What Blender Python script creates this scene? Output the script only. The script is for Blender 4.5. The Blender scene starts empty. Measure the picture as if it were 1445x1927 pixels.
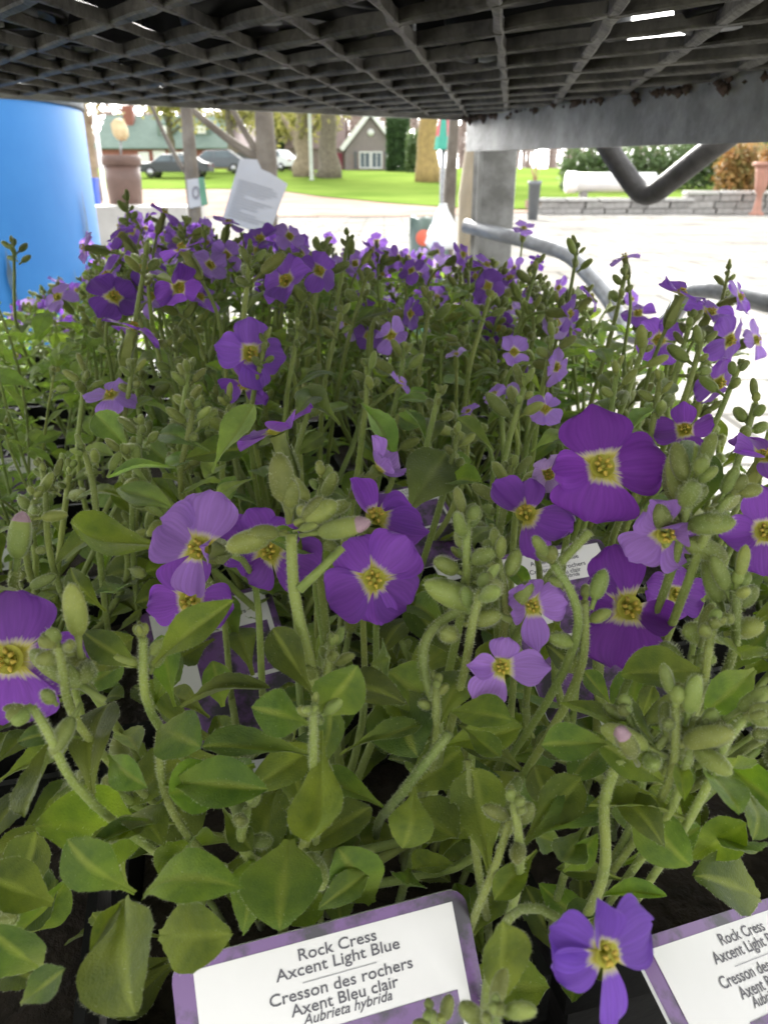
import bpy, bmesh, math, random
from mathutils import Vector, Matrix, Euler, noise
R = math.radians
rnd = random.Random(11)
scene = bpy.context.scene
COL = scene.collection

# ---------------------------------------------------------------- camera, world, sun, exposure
CAMZ, PITCH, FPX = 0.85, R(23.0), 1456.0          # focal length in pixels of a 1445 x 1927 picture
cam_d = bpy.data.cameras.new('camera'); cam = bpy.data.objects.new('camera', cam_d); COL.objects.link(cam)
cam.location = (0, 0, CAMZ); cam.rotation_euler = (R(90) - PITCH, 0, 0)
cam_d.sensor_fit = 'VERTICAL'; cam_d.sensor_height = 24.0; cam_d.lens = 24.0 * FPX / 1927.0
cam_d.clip_start = 0.004; cam_d.clip_end = 2000
cam_d.dof.use_dof = True; cam_d.dof.focus_distance = 0.16; cam_d.dof.aperture_fstop = 26.0
scene.camera = cam

SUN = Vector((-0.16, 0.90, 0.52)).normalized()
world = bpy.data.worlds.new('World'); scene.world = world; world.use_nodes = True
wn = world.node_tree; wbg = wn.nodes['Background']
sky = wn.nodes.new('ShaderNodeTexSky'); sky.sky_type = 'NISHITA'; sky.sun_disc = False
sky.sun_elevation = math.asin(SUN.z); sky.sun_rotation = math.atan2(SUN.x, SUN.y)
sky.air_density = 1.0; sky.dust_density = 4.0; sky.ozone_density = 1.0
hs = wn.nodes.new('ShaderNodeHueSaturation'); hs.inputs['Saturation'].default_value = 0.10
wn.links.new(sky.outputs[0], hs.inputs['Color']); wn.links.new(hs.outputs[0], wbg.inputs[0])
wbg.inputs[1].default_value = 0.15
sun_d = bpy.data.lights.new('sun', 'SUN'); sun_d.energy = 1.5; sun_d.angle = R(11); sun_d.color = (1.0, 0.96, 0.9)
sun = bpy.data.objects.new('sun', sun_d); COL.objects.link(sun); sun.location = (0, 0, 30)
sun.rotation_euler = SUN.to_track_quat('Z', 'Y').to_euler()
vs = scene.view_settings; vs.view_transform = 'Standard'; vs.look = 'None'; vs.gamma = 1; vs.exposure = 2.88
try: vs.use_curve_mapping = False
except Exception: pass
scene.render.engine = 'CYCLES'
scene.cycles.max_bounces = 8; scene.cycles.diffuse_bounces = 5; scene.cycles.transmission_bounces = 6

FWD = Vector((0, math.cos(PITCH), -math.sin(PITCH))); UPV = Vector((0, math.sin(PITCH), math.cos(PITCH))); RGT = Vector((1, 0, 0))
CAMP = Vector((0, 0, CAMZ))
def U(px, py, zc):
    "point of the place seen at photo position (px, py), zc metres deep"
    return CAMP + zc * (FWD + RGT * ((px - 722.5) / FPX) + UPV * ((963.5 - py) / FPX))
K = 1456 / math.cos(PITCH)
def proj(P):
    d = Vector(P) - CAMP; z = d.dot(FWD); return 722.5 + FPX * d.dot(RGT) / z, 963.5 - FPX * d.dot(UPV) / z, z
KEEP = [(1130, 880, 110, .125), (378, 1032, 95, .13), (704, 1090, 100, .132), (1180, 1142, 110, .135), (1250, 1002, 85, .12), (990, 970, 80, .135), (1000, 1140, 65, .125), (942, 1254, 75, .12), (1136, 1792, 110, .088), (30, 1240, 100, .115), (712, 870, 50, .15), (706, 975, 60, .146), (1430, 1000, 60, .128), (440, 1190, 60, .2), (1085, 1065, 35, .2)]
def over_label(P):
    "true where a piece would stand before one of the two front labels"
    x, y, z = proj(P)
    if y > 700 and any(abs(x - a) < r and abs(y - b) < r and z < c for a, b, r, c in KEEP): return True
    return z < .14 and ((285 < x < 915 and y > 1640 + (883 - x) * .262) or (x > 1150 and y > 1660 + (1445 - x) * .3))
def far_x(px, dist): return (px - 722.5) / K * dist
def far_z(py, dist): return CAMZ + (345 - py) / K * dist

# ---------------------------------------------------------------- materials
def mat(name, col, rough=0.6, metal=0.0, var=0.0, nscale=8.0, bump=0.0, bscale=60.0, transl=0.0, sheen=0.0, objvar=0.0,
        col2=None, lo=0.35, hi=0.65, spec=0.5, coord='Object', tcol=None):
    m = bpy.data.materials.new(name); m.use_nodes = True
    nt = m.node_tree; N = nt.nodes; L = nt.links
    b = N['Principled BSDF']; out = N['Material Output']
    b.inputs['Roughness'].default_value = rough; b.inputs['Metallic'].default_value = metal
    b.inputs['Specular IOR Level'].default_value = spec
    if sheen:
        b.inputs['Sheen Weight'].default_value = sheen; b.inputs['Sheen Roughness'].default_value = 0.35
    tc = N.new('ShaderNodeTexCoord')
    c1 = (*col, 1)
    c2 = (*(col2 if col2 else tuple(max(0, c * (1 - var)) for c in col)), 1)
    last = None
    if var or col2:
        nz = N.new('ShaderNodeTexNoise'); nz.inputs['Scale'].default_value = nscale; nz.inputs['Detail'].default_value = 6
        nz.inputs['Roughness'].default_value = 0.62
        L.new(tc.outputs[coord], nz.inputs['Vector'])
        rp = N.new('ShaderNodeValToRGB'); rp.color_ramp.elements[0].position = lo; rp.color_ramp.elements[1].position = hi
        rp.color_ramp.elements[0].color = c2; rp.color_ramp.elements[1].color = c1
        L.new(nz.outputs['Fac'], rp.inputs[0]); last = rp.outputs[0]
    else:
        rgb = N.new('ShaderNodeRGB'); rgb.outputs[0].default_value = c1; last = rgb.outputs[0]
    if objvar:
        oi = N.new('ShaderNodeObjectInfo'); mr = N.new('ShaderNodeMapRange')
        mr.inputs[3].default_value = 1 - objvar; mr.inputs[4].default_value = 1 + objvar
        L.new(oi.outputs['Random'], mr.inputs[0])
        h = N.new('ShaderNodeHueSaturation'); L.new(mr.outputs[0], h.inputs['Value']); L.new(last, h.inputs['Color'])
        mh = N.new('ShaderNodeMapRange'); mh.inputs[3].default_value = 0.5 - 0.05 * objvar; mh.inputs[4].default_value = 0.5 + 0.05 * objvar
        mm = N.new('ShaderNodeMath'); mm.operation = 'FRACT'; mu = N.new('ShaderNodeMath'); mu.operation = 'MULTIPLY'; mu.inputs[1].default_value = 7.13
        L.new(oi.outputs['Random'], mu.inputs[0]); L.new(mu.outputs[0], mm.inputs[0]); L.new(mm.outputs[0], mh.inputs[0])
        L.new(mh.outputs[0], h.inputs['Hue']); last = h.outputs[0]
    L.new(last, b.inputs['Base Color'])
    if bump:
        n2 = N.new('ShaderNodeTexNoise'); n2.inputs['Scale'].default_value = bscale; n2.inputs['Detail'].default_value = 4
        L.new(tc.outputs[coord], n2.inputs['Vector'])
        bp = N.new('ShaderNodeBump'); bp.inputs['Strength'].default_value = bump; bp.inputs['Distance'].default_value = 0.002
        L.new(n2.outputs['Fac'], bp.inputs['Height']); L.new(bp.outputs[0], b.inputs['Normal'])
    if transl:
        t = N.new('ShaderNodeBsdfTranslucent'); mx = N.new('ShaderNodeMixShader'); mx.inputs[0].default_value = transl
        if tcol:
            mc = N.new('ShaderNodeMix'); mc.data_type = 'RGBA'; mc.blend_type = 'MULTIPLY'; mc.inputs[0].default_value = 1
            L.new(last, mc.inputs[6]); mc.inputs[7].default_value = (*tcol, 1); L.new(mc.outputs[2], t.inputs['Color'])
        else: L.new(last, t.inputs['Color'])
        L.new(b.outputs[0], mx.inputs[1]); L.new(t.outputs[0], mx.inputs[2]); L.new(mx.outputs[0], out.inputs['Surface'])
    return m

M = {}
def leaf_mat(name, col, col2, rib, transl, sheen, tcol, rough=0.5):
    "hairy leaf: mottled blade, paler midrib and leaf base, faint side veins as relief"
    m = mat(name, col, rough, col2=col2, nscale=3.2, transl=transl, sheen=sheen, objvar=0.42, spec=0.45, tcol=tcol)
    nt = m.node_tree; N = nt.nodes; L = nt.links; b = N['Principled BSDF']
    src = b.inputs['Base Color'].links[0].from_socket
    uv = N.new('ShaderNodeUVMap'); sp_ = N.new('ShaderNodeSeparateXYZ'); L.new(uv.outputs[0], sp_.inputs[0])
    a = N.new('ShaderNodeMath'); a.operation = 'SUBTRACT'; a.inputs[1].default_value = 0.5; L.new(sp_.outputs[1], a.inputs[0])
    ab = N.new('ShaderNodeMath'); ab.operation = 'ABSOLUTE'; L.new(a.outputs[0], ab.inputs[0])
    mr = N.new('ShaderNodeMapRange'); mr.inputs[1].default_value = 0.02; mr.inputs[2].default_value = 0.11; mr.inputs[3].default_value = 0.85; mr.inputs[4].default_value = 0.0; L.new(ab.outputs[0], mr.inputs[0])
    mb_ = N.new('ShaderNodeMapRange'); mb_.inputs[1].default_value = 0.08; mb_.inputs[2].default_value = 0.5; mb_.inputs[3].default_value = 0.85; mb_.inputs[4].default_value = 0.0; L.new(sp_.outputs[0], mb_.inputs[0])
    mx_ = N.new('ShaderNodeMath'); mx_.operation = 'MAXIMUM'; L.new(mr.outputs[0], mx_.inputs[0]); L.new(mb_.outputs[0], mx_.inputs[1])
    mc = N.new('ShaderNodeMix'); mc.data_type = 'RGBA'; L.new(mx_.outputs[0], mc.inputs[0]); L.new(src, mc.inputs[6]); mc.inputs[7].default_value = (*rib, 1)
    L.new(mc.outputs[2], b.inputs['Base Color'])
    v1 = N.new('ShaderNodeMath'); v1.operation = 'MULTIPLY'; v1.inputs[1].default_value = 1.6; L.new(ab.outputs[0], v1.inputs[0])
    v2 = N.new('ShaderNodeMath'); v2.operation = 'SUBTRACT'; L.new(sp_.outputs[0], v2.inputs[0]); L.new(v1.outputs[0], v2.inputs[1])
    v3 = N.new('ShaderNodeMath'); v3.operation = 'MULTIPLY'; v3.inputs[1].default_value = 34; L.new(v2.outputs[0], v3.inputs[0])
    v4 = N.new('ShaderNodeMath'); v4.operation = 'SINE'; L.new(v3.outputs[0], v4.inputs[0])
    tc = N.new('ShaderNodeTexCoord'); nz = N.new('ShaderNodeTexNoise'); nz.inputs['Scale'].default_value = 60; nz.inputs['Detail'].default_value = 6; L.new(tc.outputs['Object'], nz.inputs['Vector'])
    ad = N.new('ShaderNodeMath'); ad.operation = 'MULTIPLY_ADD'; ad.inputs[1].default_value = 0.03; L.new(v4.outputs[0], ad.inputs[0]); L.new(nz.outputs['Fac'], ad.inputs[2])
    bp = N.new('ShaderNodeBump'); bp.inputs['Strength'].default_value = 0.4; bp.inputs['Distance'].default_value = 0.0009; L.new(ad.outputs[0], bp.inputs['Height']); L.new(bp.outputs[0], b.inputs['Normal'])
    return m
M['leaf'] = leaf_mat('leaf', (0.160, 0.215, 0.022), (0.085, 0.135, 0.015), (0.29, 0.34, 0.05), 0.36, 0.22, (1.5, 1.75, 0.35))  # front rows: deepened, the light falling off there is put into the colour
M['leaf_grey_lit'] = leaf_mat('leaf_grey_lit', (0.235, 0.305, 0.095), (0.15, 0.215, 0.06), (0.32, 0.38, 0.11), 0.45, 0.5, (1.5, 1.8, 0.35))  # same hairy leaf, greyer and lightened: brighter light of middle and rear rows painted in
M['leaf_pale'] = mat('leaf_pale', (0.30, 0.42, 0.09), 0.55, var=0.3, nscale=3, transl=0.5, tcol=(1.2, 1.3, .6), sheen=0.2, objvar=0.2)
M['stem'] = mat('stem', (0.33, 0.39, 0.095), 0.5, col2=(0.23, 0.30, 0.07), nscale=90, bump=0.3, bscale=900, transl=0.25, sheen=0.15, objvar=0.2)
M['bud'] = mat('bud', (0.34, 0.39, 0.095), 0.55, col2=(0.20, 0.26, 0.06), nscale=140, bump=0.08, bscale=1500, transl=0.34, sheen=0.3, objvar=0.3)
M['bud_tip'] = mat('bud_tip', (0.55, 0.36, 0.42), 0.6, var=0.3, nscale=300, transl=0.3)
M['hair'] = mat('hair', (0.66, 0.70, 0.46), 0.5, transl=0.6)
M['yellow'] = mat('anther_yellow', (0.78, 0.58, 0.08), 0.6, var=0.4, nscale=900, transl=0.2)
M['cup'] = mat('flower_cup', (0.62, 0.60, 0.10), 0.6, col2=(0.42, 0.42, 0.05), nscale=500, transl=0.3)

def petal_mat():
    m = bpy.data.materials.new('petal'); m.use_nodes = True
    nt = m.node_tree; N = nt.nodes; L = nt.links; b = N['Principled BSDF']; out = N['Material Output']
    b.inputs['Roughness'].default_value = 0.5; b.inputs['Sheen Weight'].default_value = 0.25; b.inputs['Specular IOR Level'].default_value = 0.3
    uv = N.new('ShaderNodeUVMap'); sp = N.new('ShaderNodeSeparateXYZ'); L.new(uv.outputs[0], sp.inputs[0])
    oi = N.new('ShaderNodeObjectInfo')
    mp = N.new('ShaderNodeMapping'); mp.inputs['Scale'].default_value = (1.1, 15, 1); L.new(uv.outputs[0], mp.inputs['Vector'])
    ad = N.new('ShaderNodeVectorMath'); ad.operation = 'ADD'; L.new(mp.outputs[0], ad.inputs[0])
    cb = N.new('ShaderNodeCombineXYZ'); ml = N.new('ShaderNodeMath'); ml.operation = 'MULTIPLY'; ml.inputs[1].default_value = 31
    L.new(oi.outputs['Random'], ml.inputs[0]); L.new(ml.outputs[0], cb.inputs[2]); L.new(cb.outputs[0], ad.inputs[1])
    nz = N.new('ShaderNodeTexNoise'); nz.inputs['Scale'].default_value = 1.4; nz.inputs['Detail'].default_value = 3; L.new(ad.outputs[0], nz.inputs['Vector'])
    vr = N.new('ShaderNodeMapRange'); vr.inputs[1].default_value = 0.3; vr.inputs[2].default_value = 0.7; vr.inputs[3].default_value = 0.88; vr.inputs[4].default_value = 1.14
    L.new(nz.outputs['Fac'], vr.inputs[0])
    h = N.new('ShaderNodeHueSaturation'); L.new(oi.outputs['Color'], h.inputs['Color']); L.new(vr.outputs[0], h.inputs['Value'])
    # pale streaked throat: position along the petal pushed about by the vein noise
    o = N.new('ShaderNodeMath'); o.operation = 'MULTIPLY_ADD'; o.inputs[1].default_value = 0.20; L.new(nz.outputs['Fac'], o.inputs[0]); L.new(sp.outputs[0], o.inputs[2])
    rp = N.new('ShaderNodeValToRGB'); e = rp.color_ramp.elements
    e[0].position = 0.22; e[0].color = (0, 0, 0, 1); e[1].position = 0.33; e[1].color = (1, 1, 1, 1)
    L.new(o.outputs[0], rp.inputs[0])
    ry = N.new('ShaderNodeValToRGB'); e = ry.color_ramp.elements
    e[0].position = 0.17; e[0].color = (0.60, 0.54, 0.08, 1); e[1].position = 0.28; e[1].color = (0.80, 0.74, 0.50, 1)
    L.new(o.outputs[0], ry.inputs[0])
    mx = N.new('ShaderNodeMix'); mx.data_type = 'RGBA'; L.new(rp.outputs[0], mx.inputs[0]); L.new(ry.outputs[0], mx.inputs[6]); L.new(h.outputs[0], mx.inputs[7])
    L.new(mx.outputs[2], b.inputs['Base Color'])
    bp = N.new('ShaderNodeBump'); bp.inputs['Strength'].default_value = 0.35; bp.inputs['Distance'].default_value = 0.0004
    L.new(nz.outputs['Fac'], bp.inputs['Height']); L.new(bp.outputs[0], b.inputs['Normal'])
    t = N.new('ShaderNodeBsdfTranslucent'); L.new(mx.outputs[2], t.inputs['Color'])
    ms = N.new('ShaderNodeMixShader'); ms.inputs[0].default_value = 0.5
    L.new(b.outputs[0], ms.inputs[1]); L.new(t.outputs[0], ms.inputs[2]); L.new(ms.outputs[0], out.inputs['Surface'])
    return m
M['petal'] = petal_mat()
M['black_plastic'] = mat('black_plastic', (0.006, 0.006, 0.0065), 0.5, spec=0.12, col2=(0.012, 0.012, 0.011), nscale=14, bump=0.15, bscale=120)
M['soil'] = mat('soil', (0.035, 0.024, 0.016), 0.95, var=0.5, nscale=180, bump=1.0, bscale=260)
M['galv'] = mat('galvanised', (0.32, 0.32, 0.305), 0.5, 0.2, col2=(0.17, 0.168, 0.155), nscale=26, lo=0.4, hi=0.62, bump=0.25, bscale=160)
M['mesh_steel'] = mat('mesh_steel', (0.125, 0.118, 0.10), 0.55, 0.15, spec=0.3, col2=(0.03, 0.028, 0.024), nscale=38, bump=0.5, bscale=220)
M['rust'] = mat('rust_grime', (0.035, 0.026, 0.02), 0.9, col2=(0.09, 0.06, 0.045), nscale=90, bump=0.8, bscale=260)
M['rod'] = mat('rod_steel', (0.26, 0.27, 0.275), 0.45, 0.35, col2=(0.15, 0.15, 0.15), nscale=50, bump=0.3, bscale=150)
M['rod_dark'] = mat('rod_dark', (0.07, 0.066, 0.062), 0.55, 0.3, col2=(0.03, 0.028, 0.026), nscale=45, bump=0.4, bscale=180)
M['blue'] = mat('blue_plastic', (0.014, 0.130, 0.37), 0.5, spec=0.25, col2=(0.030, 0.175, 0.43), nscale=3, bump=0.1, bscale=30)
M['blue_dark'] = mat('blue_bin_plastic', (0.02, 0.08, 0.48), 0.5, var=0.2)
M['lid'] = mat('grey_lid', (0.13, 0.14, 0.15), 0.5, col2=(0.07, 0.08, 0.09), nscale=12, spec=0.2)
M['scuff'] = mat('scuff', (0.10, 0.20, 0.33), 0.7, col2=(0.03, 0.06, 0.09), nscale=14)
M['tag_white'] = mat('tag_white', (0.80, 0.78, 0.74), 0.42, var=0.06, nscale=20)
M['tag_edge'] = mat('tag_edge', (0.72, 0.72, 0.70), 0.5)
M['tag_photo'] = mat('tag_photo', (0.165, 0.075, 0.23), 0.35, col2=(0.04, 0.033, 0.042), nscale=110, lo=0.42, hi=0.56)
M['ink'] = mat('ink', (0.10, 0.095, 0.105), 0.5)
M['ink_grey'] = mat('ink_grey', (0.35, 0.34, 0.35), 0.5)
M['paper'] = mat('grey_tag', (0.26, 0.26, 0.265), 0.5, var=0.1, nscale=12)
M['paper_ink'] = mat('grey_tag_ink', (0.16, 0.16, 0.165), 0.5)
M['paving'] = mat('paving', (0.235, 0.228, 0.21), 0.9, col2=(0.15, 0.142, 0.128), nscale=0.9, lo=0.3, hi=0.6, bump=0.3, bscale=30, spec=0.0)
def joints(m, scale, bw, rh, dark):
    "joint lines of laid pavers over the stone colour"
    nt = m.node_tree; N = nt.nodes; L = nt.links; b = N['Principled BSDF']; src = b.inputs['Base Color'].links[0].from_socket
    tc = N.new('ShaderNodeTexCoord'); bt = N.new('ShaderNodeTexBrick'); bt.inputs['Scale'].default_value = scale; bt.inputs['Brick Width'].default_value = bw; bt.inputs['Row Height'].default_value = rh
    bt.inputs['Mortar Size'].default_value = 0.018; bt.inputs['Color1'].default_value = (1, 1, 1, 1); bt.inputs['Color2'].default_value = (.78, .78, .78, 1); bt.inputs['Mortar'].default_value = (dark, dark, dark, 1)
    L.new(tc.outputs['Object'], bt.inputs['Vector']); mx = N.new('ShaderNodeMix'); mx.data_type = 'RGBA'; mx.blend_type = 'MULTIPLY'; mx.inputs[0].default_value = 1
    L.new(src, mx.inputs[6]); L.new(bt.outputs['Color'], mx.inputs[7]); L.new(mx.outputs[2], b.inputs['Base Color'])
joints(M['paving'], 1.0, 0.9, 0.6, 0.42)
M['dirt'] = mat('dirt', (0.30, 0.235, 0.19), 0.9, col2=(0.23, 0.155, 0.125), nscale=0.5, spec=0.0)
M['grass'] = mat('grass', (0.135, 0.19, 0.040), 0.8, col2=(0.085, 0.135, 0.025), nscale=0.25, bump=1.0, bscale=25, spec=0.0)
M['brick'] = mat('brick', (0.26, 0.10, 0.075), 0.85, var=0.25, nscale=2.5)
M['brick_brown'] = mat('brick_brown', (0.24, 0.19, 0.17), 0.85, var=0.2, nscale=3)
M['siding'] = mat('siding', (0.22, 0.185, 0.18), 0.7, var=0.12, nscale=3)
M['roof_green'] = mat('roof_green', (0.15, 0.20, 0.17), 0.85, spec=0.1, var=0.15, nscale=1.5)
M['roof_brown'] = mat('roof_brown', (0.20, 0.15, 0.14), 0.85, var=0.2, nscale=2)
M['white'] = mat('white_paint', (0.74, 0.74, 0.72), 0.55, var=0.05)
M['glass'] = mat('window_glass', (0.10, 0.13, 0.15), 0.08, var=0.3, nscale=1.0)
M['dark_door'] = mat('garage_door', (0.10, 0.10, 0.11), 0.6, var=0.1)
M['red_door'] = mat('red_door', (0.24, 0.03, 0.06), 0.5, var=0.1)
M['car_dark'] = mat('car_dark', (0.022, 0.027, 0.032), 0.35, 0.0, var=0.1)
M['car_grey'] = mat('car_grey', (0.075, 0.085, 0.10), 0.35, 0.1, var=0.1)
M['car_white'] = mat('car_white', (0.62, 0.63, 0.65), 0.3, var=0.05)
M['tyre'] = mat('tyre', (0.02, 0.02, 0.02), 0.8)
M['rim'] = mat('rim', (0.4, 0.4, 0.42), 0.3, 0.7)
M['bark'] = mat('bark', (0.17, 0.145, 0.11), 0.9, col2=(0.09, 0.075, 0.055), nscale=7, bump=1, bscale=40)
M['bark_sap'] = mat('bark_sapling', (0.135, 0.115, 0.09), 0.85, col2=(0.075, 0.06, 0.045), nscale=16, bump=0.8, bscale=60)
M['bark_gold'] = mat('bark_gold', (0.33, 0.23, 0.085), 0.9, col2=(0.22, 0.15, 0.06), nscale=4, bump=1, bscale=30)
M['bark_pale'] = mat('bark_pale', (0.27, 0.22, 0.15), 0.9, col2=(0.17, 0.135, 0.09), nscale=4, bump=1, bscale=30)
M['spring'] = mat('spring_leaves', (0.34, 0.31, 0.09), 0.7, col2=(0.22, 0.22, 0.06), nscale=0.7, transl=0.35)
M['hedge'] = mat('hedge_leaves', (0.055, 0.11, 0.03), 0.7, col2=(0.03, 0.065, 0.02), nscale=1.5, transl=0.2)
M['shrub'] = mat('shrub_leaves', (0.10, 0.15, 0.045), 0.7, col2=(0.055, 0.10, 0.03), nscale=2.0, transl=0.25)
M['orange'] = mat('orange_leaves', (0.38, 0.17, 0.05), 0.7, col2=(0.16, 0.16, 0.05), nscale=2.4, transl=0.25)
M['stone'] = mat('stone', (0.31, 0.295, 0.275), 0.9, col2=(0.21, 0.20, 0.185), nscale=5, bump=0.8, bscale=20, objvar=0.18)
M['cap'] = mat('stone_cap', (0.40, 0.385, 0.36), 0.9, var=0.2, nscale=4, objvar=0.1)
M['terra'] = mat('terracotta', (0.36, 0.17, 0.12), 0.8, col2=(0.28, 0.15, 0.11), nscale=6)
M['brown_barrel'] = mat('brown_barrel', (0.115, 0.066, 0.05), 0.55, var=0.25, nscale=6)
M['cream'] = mat('cream', (0.52, 0.42, 0.24), 0.8, col2=(0.42, 0.31, 0.17), nscale=9)
M['bag_green'] = mat('bag_green', (0.05, 0.16, 0.09), 0.4, var=0.3, nscale=9)
M['bag_dark'] = mat('bag_dark', (0.07, 0.11, 0.09), 0.4, var=0.3, nscale=9)
M['bag_red'] = mat('bag_red', (0.55, 0.10, 0.05), 0.5, var=0.2)
M['bag_yellow'] = mat('bag_yellow', (0.62, 0.52, 0.04), 0.5, var=0.2)
M['bag_white'] = mat('bag_white', (0.70, 0.71, 0.70), 0.4, var=0.1, nscale=6)
M['teal'] = mat('teal_cloth', (0.06, 0.36, 0.26), 0.7, var=0.2)
M['pink'] = mat('pink_cloth', (0.5, 0.10, 0.12), 0.7, var=0.2)
M['pipe'] = mat('white_pipe', (0.60, 0.61, 0.60), 0.5, var=0.1, nscale=3)
M['wood'] = mat('far_wood', (0.30, 0.235, 0.20), 0.9, var=0.25, nscale=0.3)
M['plastic_pale'] = mat('pale_post', (0.36, 0.40, 0.33), 0.6, var=0.2)
M['plastic_grey'] = mat('grey_plastic', (0.16, 0.17, 0.18), 0.5, var=0.2)

# ---------------------------------------------------------------- mesh helpers
class MB:
    def __init__(s): s.v = []; s.f = []; s.m = []; s.uv = {}
    def face(s, ids, m=0): s.f.append(tuple(ids)); s.m.append(m)
    def quad_pts(s, pts, m=0):
        b = len(s.v); s.v += [tuple(p) for p in pts]; s.face(range(b, b + len(pts)), m)
    def box(s, c, size, m=0, mtx=None):
        b = len(s.v); c = Vector(c)
        for z in (-.5, .5):
            for y in (-.5, .5):
                for x in (-.5, .5):
                    p = Vector((x * size[0], y * size[1], z * size[2]))
                    if mtx: p = mtx @ p
                    s.v.append(tuple(c + p))
        for q in ((0, 2, 3, 1), (4, 5, 7, 6), (0, 1, 5, 4), (2, 6, 7, 3), (0, 4, 6, 2), (1, 3, 7, 5)):
            s.face([b + i for i in q], m)
    def tube(s, pts, rad, n=6, m=0, cap=True, flat=1.0):
        pts = [Vector(p) for p in pts]; k = len(pts)
        if not hasattr(rad, '__len__'): rad = [rad] * k
        b = len(s.v); prev = None
        for i, p in enumerate(pts):
            t = (pts[min(i + 1, k - 1)] - pts[max(i - 1, 0)]).normalized()
            if prev is None:
                a = Vector((0, 0, 1)) if abs(t.z) < 0.9 else Vector((1, 0, 0))
                x = t.cross(a).normalized()
            else:
                x = (prev - t * prev.dot(t)).normalized()
            prev = x; y = t.cross(x)
            for j in range(n):
                a = 2 * math.pi * j / n
                s.v.append(tuple(p + (x * math.cos(a) + y * math.sin(a) * flat) * rad[i]))
        for i in range(k - 1):
            for j in range(n):
                s.face((b + i * n + j, b + i * n + (j + 1) % n, b + (i + 1) * n + (j + 1) % n, b + (i + 1) * n + j), m)
        if cap:
            s.face([b + j for j in range(n)][::-1], m); s.face([b + (k - 1) * n + j for j in range(n)], m)
    def lathe(s, prof, n=20, c=(0, 0, 0), m=0, cap0=True, cap1=True):
        b = len(s.v); c = Vector(c)
        for r, z in prof:
            for j in range(n):
                a = 2 * math.pi * j / n; s.v.append(tuple(c + Vector((r * math.cos(a), r * math.sin(a), z))))
        for i in range(len(prof) - 1):
            for j in range(n):
                s.face((b + i * n + j, b + i * n + (j + 1) % n, b + (i + 1) * n + (j + 1) % n, b + (i + 1) * n + j), m)
        if cap0: s.face([b + j for j in range(n)][::-1], m)
        if cap1: s.face([b + (len(prof) - 1) * n + j for j in range(n)], m)
    def hair(s, p, d, length, w, m, rn):
        d = Vector(d).normalized(); p = Vector(p)
        a = d.cross(Vector((rn.uniform(-1, 1), rn.uniform(-1, 1), rn.uniform(-1, 1)))).normalized() * w
        b = len(s.v); s.v += [tuple(p - a), tuple(p + a), tuple(p + d * length)]; s.face((b, b + 1, b + 2), m)
    def mesh(s, name, mats, smooth=True):
        me = bpy.data.meshes.new(name); me.from_pydata(s.v, [], s.f)
        for m in (mats if isinstance(mats, (list, tuple)) else [mats]): me.materials.append(M[m] if isinstance(m, str) else m)
        me.polygons.foreach_set('material_index', s.m)
        me.polygons.foreach_set('use_smooth', [smooth] * len(s.f))
        if s.uv:
            ul = me.uv_layers.new(name='UVMap')
            for l in me.loops: ul.data[l.index].uv = s.uv.get(l.vertex_index, (0, 0))
        me.update(); return me
    def obj(s, name, mats, parent=None, smooth=True):
        return link(name, s.mesh(name, mats, smooth), parent)
def link(name, data, parent=None, mtx=None, world=False):
    o = bpy.data.objects.new(name, data); COL.objects.link(o)
    if parent is not None:
        o.parent = parent
        if mtx is not None:
            o.matrix_basis = (Matrix.Translation(-parent_origin(parent)) @ mtx) if world else mtx
        elif world: o.matrix_basis = Matrix.Translation(-parent_origin(parent))
    elif mtx is not None: o.matrix_basis = mtx
    return o
def parent_origin(p):          # things are unrotated empties, so their origin is their location
    return Vector(p.location)
def thing(name, label, cat, loc=(0, 0, 0), group=None):
    o = bpy.data.objects.new(name, None); COL.objects.link(o); o.location = loc; o.empty_display_size = 0.02
    o['label'] = label; o['category'] = cat
    if group: o['group'] = group
    return o
def tag(o, label, cat, group=None):
    o['label'] = label; o['category'] = cat
    if group: o['group'] = group
    return o
def structure(o): o['kind'] = 'structure'; return o
def wpart(name, mb, mats, parent, smooth=True):
    "mesh given in world coordinates, made a part of an unrotated thing"
    o = mb.obj(name, mats, None, smooth); o.parent = parent; o.matrix_basis = Matrix.Translation(-parent_origin(parent)); return o
def frame(p, d, n, sc=1.0):
    X = Vector(d).normalized(); Z = Vector(n); Z = Z - X * Z.dot(X)
    if Z.length < 1e-5: Z = X.orthogonal()
    Z.normalize(); Y = Z.cross(X)
    m = Matrix.Identity(4)
    s3 = sc if hasattr(sc, '__len__') else (sc, sc, sc)
    for i in range(3): m[i][0] = X[i] * s3[0]; m[i][1] = Y[i] * s3[1]; m[i][2] = Z[i] * s3[2]; m[i][3] = p[i]
    return m
def bez(p0, p1, p2, p3, n):
    out = []
    for i in range(n + 1):
        t = i / n; u = 1 - t
        out.append(p0 * u**3 + p1 * 3 * u * u * t + p2 * 3 * u * t * t + p3 * t**3)
    return out
def rv(a=1.0): return Vector((rnd.uniform(-a, a), rnd.uniform(-a, a), rnd.uniform(-a, a)))
def lerp_tab(tab, t):
    for (a, x), (b, y) in zip(tab, tab[1:]):
        if t <= b: return x + (y - x) * (t - a) / (b - a)
    return tab[-1][1]

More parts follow.
